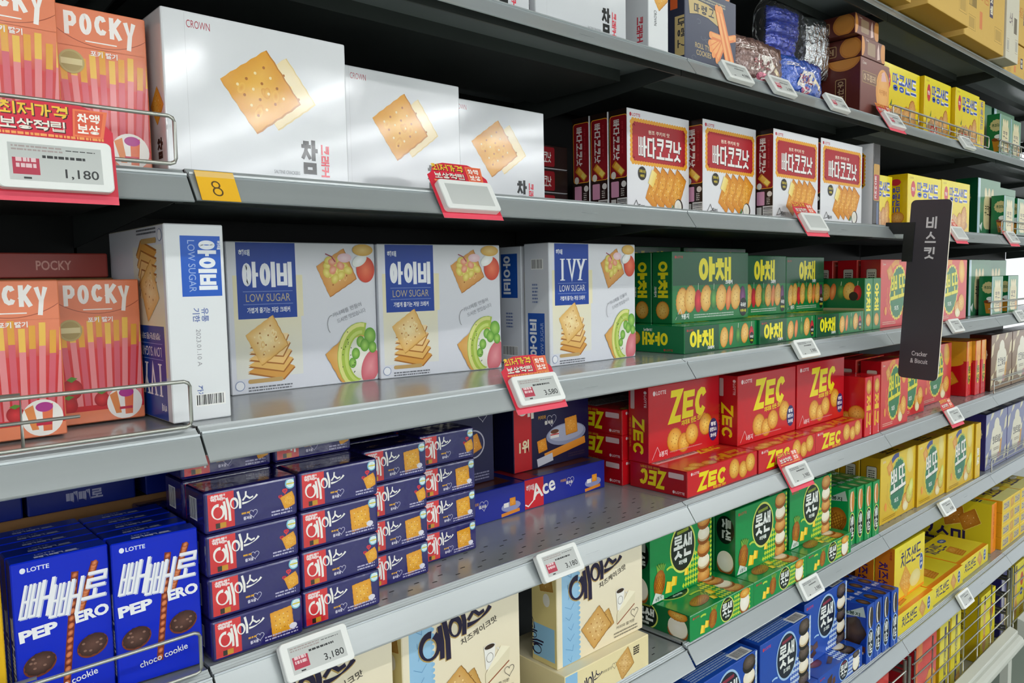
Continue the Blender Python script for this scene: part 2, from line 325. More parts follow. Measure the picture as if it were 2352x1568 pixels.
def carton(name, w_, h_, d_, base, arts, m=CARTON, bev=.0012, seg=1):
    """box with its front lower left corner at the origin; base: colour per face key, arts: drawings per face key, in mm"""
    V0, F0, N0 = base_box(w_, h_, d_, bev, seg); V = []; F = []; C = []
    for f, n in zip(F0, N0):
        k = max((('F', -n.y), ('K', n.y), ('L', -n.x), ('R', n.x), ('T', n.z), ('B', -n.z)), key=lambda q: q[1])[0]
        b = len(V); F.append(list(range(b, b + len(f))))
        for i in f: V.append(tuple(V0[i])); C.append(lin(base.get(k, base['*'])))
    FR = {'F': (Vector((0, 0, 0)), Vector((1, 0, 0)), Vector((0, 0, 1)), Vector((0, -1, 0))),
          'L': (Vector((0, d_, 0)), Vector((0, -1, 0)), Vector((0, 0, 1)), Vector((-1, 0, 0))),
          'R': (Vector((w_, 0, 0)), Vector((0, 1, 0)), Vector((0, 0, 1)), Vector((1, 0, 0))),
          'T': (Vector((0, 0, h_)), Vector((1, 0, 0)), Vector((0, 1, 0)), Vector((0, 0, 1))),
          'B': (Vector((0, d_, 0)), Vector((1, 0, 0)), Vector((0, -1, 0)), Vector((0, 0, -1)))}
    for k, A in arts.items():
        O, U, W, N = FR[k]; b = len(V); lu = (w_ if k in 'FTB' else d_) - bev; lv = (h_ if k in 'FLR' else d_) - bev
        for x, y, z in A.V:
            u = min(max(x / 1000, bev), lu); v = min(max(y / 1000, bev), lv)
            V.append(tuple(O + U * u + W * v + N * (.00003 + z / 1000)))
        for t in A.T:
            p, q, r = (A.V[i] for i in t)
            ar = (q[0] - p[0]) * (r[1] - p[1]) - (q[1] - p[1]) * (r[0] - p[0])
            F.append([b + i for i in (t if ar > 0 else t[::-1])])
        C += A.C
    return finish(name, V, F, C, (m,))
def prism(name, prof, x0, x1, m, smooth=False, caps=True):
    """profile of (y, z) extruded along x"""
    n = len(prof); V = [(x0, y, z) for y, z in prof] + [(x1, y, z) for y, z in prof]
    F = [[i, (i + 1) % n, (i + 1) % n + n, i + n] for i in range(n)]
    if caps:
        T = tessellate_polygon([[Vector((y, z, 0)) for y, z in prof]]); F += [list(t) for t in T] + [[i + n for i in t[::-1]] for t in T]
    me = finish(name, V, F, None, (m,)); bm = bmesh.new(); bm.from_mesh(me); bmesh.ops.recalc_face_normals(bm, faces=bm.faces); bm.to_mesh(me); bm.free(); return me
def box_into(V, F, x0, x1, y0, y1, z0, z1):
    b = len(V); V += [(x, y, z) for x in (x0, x1) for y in (y0, y1) for z in (z0, z1)]
    F += [[b + i for i in q] for q in ((0, 1, 3, 2), (4, 6, 7, 5), (0, 4, 5, 1), (2, 3, 7, 6), (0, 2, 6, 4), (1, 5, 7, 3))]
def boxes(name, L, m):
    V = []; F = []
    for q in L: box_into(V, F, *q)
    return finish(name, V, F, None, (m,))
def tube_into(V, F, P, r, n=8):
    P = [Vector(p) for p in P]; b0 = len(V)
    for i, p in enumerate(P):
        t = (P[min(i + 1, len(P) - 1)] - P[max(i - 1, 0)]).normalized(); a = Vector((0, 0, 1)) if abs(t.z) < .9 else Vector((0, 1, 0))
        u = t.cross(a).normalized(); v = t.cross(u)
        for k in range(n): q = 2 * math.pi * k / n; V.append(tuple(p + (u * math.cos(q) + v * math.sin(q)) * r))
    for i in range(len(P) - 1):
        for k in range(n): a = b0 + i * n; F.append([a + k, a + (k + 1) % n, a + n + (k + 1) % n, a + n + k])
    F.append([b0 + k for k in range(n)]); F.append([b0 + (len(P) - 1) * n + k for k in range(n)][::-1])
def tubes(name, LP, r, m):
    V = []; F = []
    for P in LP: tube_into(V, F, P, r)
    return finish(name, V, F, None, (m,), smooth=True)
def ob(name, me, parent=None, loc=(0, 0, 0), rot=(0, 0, 0)):
    o = bpy.data.objects.new(name, me); COL.objects.link(o); o.location = loc; o.rotation_euler = rot
    if parent: o.parent = parent
    return o
def tagp(o, label, cat, group=None):
    o['label'] = label; o['category'] = cat
    if group: o['group'] = group
    return o
def struct(o): o['kind'] = 'structure'; return o
# ---------------------------------------------------------------- the printed packs
DS = {}
def script_ace(A, x, y, s, col, t=3.2):
    """hand written brush logo"""
    A.push(x, y, 8, s, s)
    A.arc(9, 12, 9, 11, 70, 410, t * .45, col, 20, True, t * 1.5)
    A.line([(21, 26), (21, 10), (19, -4)], t * 1.1, col); A.line([(26, 30), (27, 10), (25, -8)], t * 1.2, col); A.line([(16, 14), (22, 15)], t * .7, col)
    A.arc(36, 17, 5.5, 8, 60, 420, t * .4, col, 16, True, t * 1.2); A.line([(45, 34), (46, 18), (44, 6)], t * 1.1, col)
    A.line([(58, 30), (56, 22), (50, 17)], t * .8, col); A.line([(56, 24), (62, 17), (68, 18)], t * .8, col)
    A.arc(56, 26, 22, 14, 250, 330, t * .3, col, 14, True, t * 1.1)
    A.pop()
def d_pocky():
    A = Art(); O = '#e8855f'
    A.rect(0, 0, 88, 88, '#c8202c', '#d93a3a'); A.rect(0, 84, 88, 20, '#d64a44', O)
    for i in range(11):
        x = 6 + i * 7.4; lean = (i - 5) * 1.6; top = 112 - abs(i - 5) * 1.2 + (i * 37 % 11)
        A.poly([(x + lean * .2 - 3, 20), (x + lean * .2 + 3, 20), (x + lean + 3, top - 24), (x + lean - 3, top - 24)], '#d9606f' if i % 2 else '#e88a8e')
        A.poly([(x + lean - 3, top - 24), (x + lean + 3, top - 24), (x + lean * 1.2 + 3, top), (x + lean * 1.2 - 3, top)], '#e6a63c' if i % 2 else '#f0c054')
    for x, y, r in ((12, 40, 11), (8, 22, 9), (42, 26, 8)): A.ell(x, y, r, r * 1.05, '#a80f1c', '#e03038'); A.poly([(x - 5, y + r), (x, y + r * .7), (x + 6, y + r * 1.1), (x, y + r * 1.3)], '#5c8f2f')
    A.rect(0, 0, 88, 14, O)
    A.ell(66, 20, 19, 19, '#f4efe9'); A.poly([(56, 8), (62, 8), (58, 34), (50, 30)], '#e58a4a'); A.poly([(66, 6), (74, 6), (76, 34), (66, 34)], '#e8744a'); A.ell(68, 31, 8, 5, '#b5318f'); A.rect(60, 12, 14, 3, '#c82846')
    A.ell(14, 106, 12, 12, '#b8a56a'); A.ell(14, 106, 10, 10, '#a8945a'); A.rect(4, 103, 20, 6, '#d8cb98')
    A.rect(0, 122, 88, 40, O); A.arc(44, 190, 70, 66, 232, 308, .7, '#9c4a34')
    W = '#f6f0ec'
    for i, (ch, sy, dy) in enumerate((('P', 1.0, 0), ('O', .92, 2), ('C', .86, 4), ('K', .95, 2), ('Y', 1.25, -7))):
        A.hg(ch, 9 + i * 14.2, 133 + dy - (i == 4) * 0, 11.5, 23 * sy, 4.4, W)
    A.rect(28, 128, 30, 1.2, W); A.txt('포키 딸기', 32, 114, 26, 6, W, .03)
    L = Art(); L.push(24, 20, 90); L.hg('POCKY', 0, 0, 70, 15, 3, W); L.pop()
    T = Art(); T.txt('POCKY', 20, 5, 40, 12, W, .03)
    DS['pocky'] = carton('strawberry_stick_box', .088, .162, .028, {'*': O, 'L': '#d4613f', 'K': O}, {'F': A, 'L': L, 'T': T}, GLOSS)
def art_crown(w_, h_):
    A = Art(); A.rect(0, 0, w_, h_, '#d6d9de', '#dadce0')
    A.rect(24, 0, .4, h_, '#c4c6ca'); A.txt('CROWN', 26, h_ - 17, 25, 8, '#a8283c', .0)
    cx, cy = w_ * .5, h_ * .57
    A.cracker(cx + 23, cy + 1, 29, 36, 0, '#ecd9ac', '#f4e9c8', '#dcc48c'); A.cracker(cx - 2, cy, 33, 36, 0, '#dc9a28', '#f0bb4c', '#b87418', 1, 4)
    A.hg('참', w_ - 63, 8, 21, 40, 5.2, '#16181c'); A.push(w_ - 38, 44, -90); A.hg('크래커', 0, 0, 38, 11, 1.9, '#e0384e'); A.pop()
    A.txt('SALTINE CRACKERS', w_ - 98, 6, 32, 4, '#8c9096')
    return A
def d_crown():
    A = art_crown(216, 168)
    L = Art(); L.cracker(38, 70, 14, 40, 0, '#dc9a28', '#f0bb4c'); L.hg('참', 34, 14, 16, 22, 3.6, '#16181c')
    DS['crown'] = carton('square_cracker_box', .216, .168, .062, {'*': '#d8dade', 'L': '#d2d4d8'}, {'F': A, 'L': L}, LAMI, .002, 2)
    A2 = Art(); A2.cracker(30, 105, 17, 40, 0, '#e6c483', '#f2dda8', holes=3); A2.cracker(32, 97, 18, 40, 0, '#dc9a28', '#f0bb4c'); A2.push(16, 70, -90); A2.txt('CROWN', 0, 0, 26, 7, '#3a3a42'); A2.pop()
    L2 = Art(); L2.push(12, 46, -90); L2.hg('크래커', 0, 0, 40, 14, 2.4, '#c8283c'); L2.pop()
    L2.push(190, 60, -90); L2.hg('크래커', 0, 0, 44, 14, 2.4, '#c8283c'); L2.pop()
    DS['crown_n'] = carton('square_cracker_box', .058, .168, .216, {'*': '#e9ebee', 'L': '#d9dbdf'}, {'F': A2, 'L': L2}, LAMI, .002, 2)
def d_butter():
    w_, h_ = 205, 195; A = Art(); R = '#b3222c'; Y = '#eaa52c'
    A.lotte(7, 181, 6, '#c2283a'); A.scallop(13, 96, 180, 78, 8.5, 5.2, Y); A.rrect(16, 99, 174, 72, 10, R); A.scallop(19, 102, 168, 66, 8.5, 4.2, R)
    A.txt('원조 쿠키의 맛', 66, 152, 70, 8, '#f6e9d4', .02)
    for dx, dy, c, t in ((1.2, -1.2, '#5a0d10', 6.6), (0, 0, '#f4f1ee', 5.2)): A.hg('빠다코코낫', 34 + dx, 107 + dy, 142, 40, t, c, .06)
    for i in range(4): A.cracker(86 + i * 25, 50, 34, 64, .15, '#d8871c', '#f3b548', '#a85c10', .55, 4)
    A.push(76, 66, 64); A.rect(-12, -10, 30, 18, '#f4d466', '#fae89c'); A.pop()
    A.ell(45, 76, 13, 13, '#2b2620'); A.txt('크로스신', 35, 77, 20, 6, '#e8d23c', .03); A.txt('버터', 39, 68, 12, 6, '#e8d23c', .03)
    A.ell(166, 17, 15, 16, '#3a2b22'); A.ell(164, 17, 12, 14, '#efece2', '#dcd8ca'); A.poly([(136, 8), (150, 22), (146, 8)], '#4a7a3a')
    A.line([(14, 8), (26, 24), (34, 12), (14, 8)], 1.2, '#222'); A.txt('5', 34, 8, 5, 9, '#222', .02); A.txt('봉지', 40, 8, 12, 8, '#222', .01)
    L = Art(); L.rrect(3, 66, 43, 118, 6, Y); L.rrect(4.2, 67.4, 40.6, 115.2, 5.4, '#8e1620'); L.rrect(5, 68, 39, 114, 5, '#8e1620')
    L.push(12, 176, -90); L.hg('빠다코코낫', 0, 0, 76, 15, 2.4, '#efe9e4', .06); L.txt('진한 버터의 풍미', 4, 20, 60, 4, '#c84048'); L.pop()
    L.push(24, 84, -42); L.rrect(-16, -7, 32, 14, 2, '#c8811c'); L.rect(-12, -5, 26, 11, '#e8a830', '#f4c65c'); L.rect(2, -4, 11, 9, '#f2dc6c'); L.pop(); L.ell(12, 72, 6, 7, '#e4e0d4')
    L.rrect(6, 30, 19, 30, 2, '#d89ab8'); L.ell(37, 54, 6, 6, '#e4e0dc'); L.micro(30, 44, 8, 4, 4, '#cbc5c0'); L.rect(6, 2, 12, 24, '#cfcdca'); L.bars(21, 2, 24, 26, True)
    DS['butter'] = carton('butter_biscuit_box', .205, .195, .046, {'*': '#e6e6ea', 'L': '#241512', 'R': '#241512', 'T': '#2a1a15'}, {'F': A, 'L': L}, CARTON)
    # lying one seen from its dark side
    L2 = Art(); L2.rrect(30, 4, 120, 38, 5, '#8e1620'); L2.hg('빠다코코낫', 60, 12, 76, 20, 2.4, '#d8d2ce', .06); L2.bars(4, 6, 20, 30)
    DS['butter_flat'] = carton('butter_biscuit_box', .205, .046, .195, {'*': '#e6e6ea', 'L': '#241512', 'F': '#241512'}, {'F': L2, 'L': L2}, CARTON)
    # shrink wrapped one at the end, seen edge on
    F3 = Art(); F3.rrect(3, 60, 40, 90, 5, '#c8921c'); F3.rrect(5, 62, 36, 62, 4, '#b3222c'); F3.push(10, 120, -90); F3.hg('빠다코코낫', 0, 0, 56, 13, 2, '#f2ece6', .06); F3.pop(); F3.hrect(26, 2, 14, 54, '#6f84b4', '#2c2c34')
    L3 = Art(); L3.scallop(95, 96, 80, 78, 8.5, 5.2, Y); L3.rrect(99, 99, 76, 72, 8, R); L3.hg('낫', 140, 107, 28, 40, 5, '#efe9e4')
    DS['butter_n'] = carton('butter_biscuit_box', .046, .2, .2, {'*': '#26211f', 'L': '#dedfe3'}, {'F': F3, 'L': L3}, GLOSS)
def art_ivy(w_, h_, en, side=False):
    A = Art(); B = '#0d3f9c'
    A.rect(0, 0, w_, h_, '#dadde6', '#e0e1e6'); A.rect(8, h_ * .1, 100, h_ * .5, '#e2e3dc', '#ebe3bf')
    A.rect(8, h_ * .62 - 26, 104, 60, '#ece4c4', '#e8e0b8')
    A.rect(14, h_ - 108, 88, 108, B)
    A.txt('해태', 18, h_ - 20, 16, 9, '#e8ecf4', .03)
    if en:
        for i, c in enumerate('IVY'):
            A.hg(c, 24 + i * 24, h_ - 64, 20, 36, 5.4, '#f4f6fa')
        for x in (28, 44, 61, 69, 86): A.rect(x, h_ - 29, 12, 1.6, '#f4f6fa')
        A.rect(28, h_ - 65, 12, 1.6, '#f4f6fa'); A.rect(73, h_ - 65, 12, 1.6, '#f4f6fa')
    else: A.hg('아이비', 22, h_ - 64, 74, 36, 6.4, '#f2f4f8', .1)
    A.rect(22, h_ - 70, 74, .6, '#8fa6d6'); A.txt('LOW SUGAR', 26, h_ - 84, 66, 11, '#b9ad8c' if not en else '#e6e8ee', 0); A.rect(22, h_ - 88, 74, .6, '#8fa6d6')
    A.txt('가볍게 즐기는 저당 크래커', 27, h_ - 100, 64, 8, '#eef0f4', .02)
    for k in range(5):
        y = 24 + k * 9; c = ('#d99f4c', '#e6b868', '#eec47c', '#f2d094', '#f6dca8')[k]
        A.poly([(24 + k, y + 4), (78, y - 9 + k * 2), (96 - k * 2, y + 8 + k * 3), (60, y + 24)], '#a8692a'); A.poly([(24 + k, y + 6.5), (77, y - 7 + k * 2), (95 - k * 2, y + 10 + k * 3), (60, y + 25)], c)
    A.cracker(54, 74, 24, 33, .12, '#e6b664', '#fbe8b4', '#c48c3c', 1.0, 4)
    A.ell(12, 12, 7, 7, '#8092b8'); A.ell(12, 12, 6, 6, '#eef0f4'); A.rrect(24, 14, 52, 6, 3, '#c2a066'); A.micro(24, 7, 66, 2, 4, '#6d7078')
    if side: return A
    # topped crackers on the right
    A.cracker(168, h_ - 44, 26, 30, .1, '#d89646', '#ecbc74', '#b47430', .95)
    for i in range(16):
        a = i * 2.4; r = 5 + i * 1.15; A.ell(168 + r * math.cos(a), h_ - 38 + r * .7 * math.sin(a), 8, 6, '#d8c34a', '#f4e88a', 12, rot=i * 40)
    for i in range(9): a = i * 2.1; A.ell(166 + 9 * math.cos(a), h_ - 34 + 7 * math.sin(a), 7, 5, '#e8936c', '#f7c0a2', 12, rot=i * 50)
    A.ell(182, h_ - 22, 12, 7, '#ecc4cc', '#f6dde0'); A.ell(218, h_ - 40, 16, 20, '#cf3c22', '#ee7a52'); A.ell(208, h_ - 26, 14, 8, '#e9ece4', '#ffffff', rot=30); A.ell(214, h_ - 10, 18, 9, '#d9a742', '#f1d182'); A.line([(150, h_ - 16), (160, h_ - 20), (166, h_ - 28)], 1.5, '#9a2848')
    A.push(160, h_ - 112, 18); A.txt('카나페를 만들어', 0, 0, 52, 7, '#8d8f96'); A.txt('드시면 맛있습니다', 4, -11, 52, 7, '#8d8f96'); A.pop(); A.arc(158, h_ - 122, 8, 14, 90, 240, .7, '#777')
    A.cracker(192, 36, 36, 35, .1, '#d9a04e', '#f0cc88', '#b47430', 1)
    A.ell(206, 30, 34, 40, '#d9dccb', '#f4f2ea')
    A.arc(206, 38, 32, 44, 75, 262, 20, '#a9c24a'); A.arc(206, 38, 38, 50, 80, 258, 6, '#dfe08c'); A.arc(206, 38, 27, 39, 85, 258, 5, '#c4d672'); A.ell(222, 22, 16, 27, '#cf6672', '#e89aa0', rot=-20)
    for x, y, r in ((196, 44, 9), (190, 30, 8), (205, 62, 9), (222, 70, 13), (212, 56, 10), (226, 52, 9)): A.ell(x, y, r * .8, r, '#5a9a2e', '#a8d468')
    for i in range(16): A.ell(170 + rnd.uniform(0, 26), 10 + rnd.uniform(0, 70), .8, 1, '#2c3a1c', None, 6)
    return A
def d_ivy():
    Z = {'*': '#e4e6ec', 'L': '#d3d6dd'}
    L = Art(); L.rect(8, 120, 44, 80, '#1c50a8'); L.push(14, 196, -90); L.hg('아이비', 0, 0, 70, 20, 4, '#eef0f4'); L.pop(); L.micro(20, 90, 18, 5, 6, '#6a7aa8'); L.bars(10, 14, 40, 18)
    L2 = Art(); L2.rect(8, 8, 42, 84, '#1c50a8'); L2.push(30, 16, 90); L2.hg('아이비', 0, 0, 66, 18, 4, '#eef0f4'); L2.txt('LOW SUGAR', 0, -17, 60, 8, '#a4b4d8'); L2.pop(); L2.bars(18, 168, 30, 18); L2.micro(20, 140, 14, 6, 6, '#6a7aa8')
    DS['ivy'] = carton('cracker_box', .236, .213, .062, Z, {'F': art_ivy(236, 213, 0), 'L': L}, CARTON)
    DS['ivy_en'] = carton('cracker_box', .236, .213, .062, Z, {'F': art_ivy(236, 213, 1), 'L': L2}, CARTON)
    S = Art(); S.rect(17, 141, 45, 68, '#1f5cc4'); S.push(26, 206, -90); S.txt('LOW SUGAR', 2, -1, 58, 8, '#9db6e4'); S.hg('아이비', 2, 10, 56, 21, 4.6, '#eef2f8'); S.txt('해태', 2, 32, 10, 4, '#e8ecf4', .03); S.pop()
    S.push(27, 128, -90); S.txt('유통', 0, 10, 16, 8, '#6a7cb4', .02); S.txt('기한', 0, 0, 16, 8, '#6a7cb4', .02); S.txt('2023.01.10 A', 24, 3, 42, 5, '#9a9aa0'); S.txt('까지', 88, 1, 14, 7, '#6a7cb4', .02); S.pop(); S.bars(26, 16, 34, 14)
    R = Art(); R.sub(art_ivy(200, 222, 1, True), 200, 222, 180)
    DS['ivy_side'] = carton('cracker_box', .066, .222, .2, {'*': '#e6e9ec', 'L': '#cfc8b4'}, {'F': S, 'L': R}, CARTON)
def veg(A, x0, x1, y, r, n=7):
    r *= 1.08; kinds = ['c', 'c', 'p', 'c', 'g', 'c', 'o', 'c', 'v'] if n > 5 else ['c', 'o', 'g', 'c', 'p']
    m = len(kinds); st = (x1 - x0) / m
    for i, k in enumerate(kinds):
        x = x0 + st * (i + .5)
        if k == 'c': A.round(x, y + (2 if i % 2 else -2), r * .7, r, '#dda03c', '#f8d27c', '#c87818', 7, -8)
        elif k == 'p': A.ell(x, y - r * .1, r * .45, r * .85, '#a80f1c', '#e8323a'); A.line([(x, y + r * .7), (x + 1, y + r * 1.2)], 1.2, '#e8efd8')
        elif k == 'g': A.ell(x, y, r * .45, r * .8, '#23662a', '#6ab04a'); A.line([(x, y + r * .7), (x + 1, y + r * 1.15)], 1.2, '#e8efd8')
        elif k == 'o': A.ell(x, y, r * .35, r * .95, '#d8601c', '#f7a860', rot=-8)
        elif k == 'v': A.ell(x, y, r * .4, r * .9, '#4c1848', '#8a4a86'); 
def d_veg():
    G = '#08783c'; DG = '#0e5130'; Y = '#f4e61a'
    A = Art(); A.rect(0, 78, 285, 72, DG, '#155c38'); A.rect(0, 0, 285, 79, '#0a7a3a'); A.lotte(8, 136, 5, '#b8342e')
    A.hg('야채', 92, 86, 122, 54, 12.5, Y, .04); A.txt('크래커', 192, 79, 28, 10, '#f2f2ee', .05)
    veg(A, 18, 276, 48, 27); A.ell(264, 26, 16, 21, '#141a16'); A.txt('국내산', 253, 26, 22, 10, '#f4f4f0', .04); A.txt('야채사용', 252, 14, 24, 7, '#e8e03a', .03)
    A.line([(10, 8), (26, 30), (34, 14)], 1.2, '#e4ece6'); A.rect(14, 7, 44, 12, '#1c6a40'); A.txt('9봉지', 30, 8, 26, 12, '#eef4ee', .02); A.micro(74, 14, 150, 2, 5, '#b8d4c0')
    L = Art(); L.push(13, 134, -90); L.hg('야채', 4, 2, 76, 26, 6, Y, .05); L.txt('크래커', 56, -8, 22, 7, '#f0f0ec', .03); L.pop(); L.round(27, 28, 17, 19, '#dc9a32', '#f4cc6e')
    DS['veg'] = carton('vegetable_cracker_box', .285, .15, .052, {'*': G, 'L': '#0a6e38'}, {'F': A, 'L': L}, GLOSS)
    A = Art(); A.rect(0, 0, 122, 54, DG); A.rect(122, 0, 150, 54, '#0a7a3a'); A.lotte(8, 44, 4, '#b8342e'); A.hg('야채', 18, 10, 84, 36, 7.5, Y, .05); A.txt('크래커', 80, 4, 24, 7, '#f2f2ee', .04)
    veg(A, 128, 262, 27, 20, 5); A.ell(250, 17, 9, 13, '#141a16'); A.txt('국내산', 243, 17, 14, 6, '#f4f4f0', .03); A.txt('야채', 245, 9, 10, 5, '#e8e03a', .03)
    L = Art(); L.push(118, 42, 180); L.hg('야채', 8, 0, 64, 28, 5.5, Y, .05); L.txt('크래커', 46, -7, 22, 6, '#f0f0ec', .03); L.round(92, 14, 15, 14, '#dc9a32', '#f4cc6e'); L.pop(); L.lotte(100, 4, 4, '#a83a34')
    T = Art(); T.hg('야채', 60, 60, 120, 60, 13, Y, .05)
    DS['veg_flat'] = carton('vegetable_cracker_box', .272, .055, .15, {'*': G, 'L': '#0a7040'}, {'F': A, 'L': L, 'T': T}, GLOSS)
    A = Art(); A.push(8, 130, -90); A.hg('야채', 4, 2, 74, 27, 6, Y, .05); A.pop(); A.round(24, 28, 15, 17, '#dc9a32', '#f4cc6e')
    L = Art(); L.rect(0, 0, 270, 60, '#b9a77c'); L.ell(200, 30, 24, 12, '#8c8468'); L.ell(200, 30, 22, 10, '#b9a77c'); veg(L, 150, 262, 104, 22, 5); L.ell(240, 92, 12, 12, '#141a16')
    DS['veg_n'] = carton('vegetable_cracker_box', .05, .14, .27, {'*': '#0a7a3c', 'L': '#0b6a36'}, {'F': A, 'L': L}, GLOSS)
def zec(A, x, y, w_, h_, t, shy=0):
    A.push(x, y, 0, 1, 1, .12, shy)
    for i, (c, hh, dy) in enumerate((('Z', 1.08, -.05), ('E', .9, .02), ('C', .94, 0))): A.hg(c, i * w_ * .345, h_ * dy, w_ * .31, h_ * hh, t, '#efdc14')
    A.pop()
def d_zec():
    R = '#cf141f'
    A = Art(); A.rect(0, 0, 256, 155, '#cf141f', '#bb1b27'); A.lotte(14, 136, 8, '#e8cfd0')
    zec(A, 68, 74, 132, 64, 14.5, .02); A.push(112, 61, 4); A.txt('제대로 만든 크래커!', 0, 0, 92, 12, '#efc81c', .05); A.pop()
    for x, y, r in ((88, 36, 27), (120, 26, 22), (150, 40, 24), (202, 54, 25)): A.round(x, y, r, r * .95, '#d98a18', '#fad468')
    A.ell(232, 38, 18, 25, '#2c2868'); A.txt('청정', 222, 46, 20, 9, '#f0f0f4', .05); A.txt('핀란드스', 219, 34, 26, 9, '#f0f0f4', .05); A.txt('호수염', 221, 21, 22, 9, '#f0f0f4', .05)
    A.line([(10, 6), (28, 30), (38, 14)], 1.4, '#e4b8b8'); A.txt('6봉지', 34, 8, 28, 12, '#f0dada', .02); A.micro(70, 12, 118, 1, 4, '#e09090')
    L = Art(); L.push(10, 92, -90); zec(L, 0, 2, 74, 28, 6); L.txt('제대로 만든 크래커', 2, -8, 60, 5, '#d8a01c'); L.pop(); L.rrect(6, 108, 10, 40, 2, '#c8aaa8'); L.push(40, 146, -90); L.lotte(0, 0, 6, '#e8cfd0'); L.pop()
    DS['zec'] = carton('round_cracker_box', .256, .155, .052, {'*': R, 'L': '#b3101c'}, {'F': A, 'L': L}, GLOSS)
    A = Art(); A.lotte(12, 42, 5, '#e8cfd0'); zec(A, 36, 8, 96, 34, 8.5); A.txt('제대로 만든 크래커', 88, 2, 46, 6, '#efc81c', .03)
    for x, y, r in ((166, 29, 21), (200, 22, 18), (228, 32, 20)): A.round(x, y, r * .95, r, '#d98a18', '#fad468')
    L = Art(); L.push(136, 46, 180); zec(L, 46, 4, 62, 34, 7); L.txt('제대로 만든 크래커', 60, -3, 48, 5, '#d8a01c', .02); L.pop(); L.rrect(96, 34, 36, 11, 2, '#d9bcbc'); L.lotte(106, 5, 5, '#e8cfd0')
    T = Art(); T.rect(10, 78, 150, 56, '#e9d7d2'); T.micro(14, 128, 140, 8, 6, '#2a2222', .7); T.push(14, 20, 0, 1, 1, .3); T.hg('제크', 110, -12, 110, 34, 9, '#e8a01c'); T.pop()
    for x, y in ((60, 20), (96, 14), (30, 10)): T.round(x, y, 20, 14)
    T.rect(168, 60, 80, 50, '#d8452c'); zec(T, 150, 70, 80, 30, 7)
    DS['zec_flat'] = carton('round_cracker_box', .256, .052, .14, {'*': R, 'L': '#a80d18', 'T': '#d02a22'}, {'F': A, 'L': L, 'T': T}, GLOSS)
    A = Art(); A.round(22, 130, 15, 20, '#d98a18', '#fad468'); A.push(9, 108, -90); A.hg('제크', 0, 0, 84, 26, 7, '#f0bc1c', .1); A.pop(); A.push(36, 4, 90); A.lotte(0, 0, 4, '#f0d8d8'); A.pop()
    L = Art(); 
    for x, y, r in ((200, 40, 24), (228, 60, 22)): L.round(x, y, r)
    DS['zec_n'] = carton('round_cracker_box', .043, .157, .25, {'*': '#d81a24', 'L': '#c4101c'}, {'F': A, 'L': L}, GLOSS)
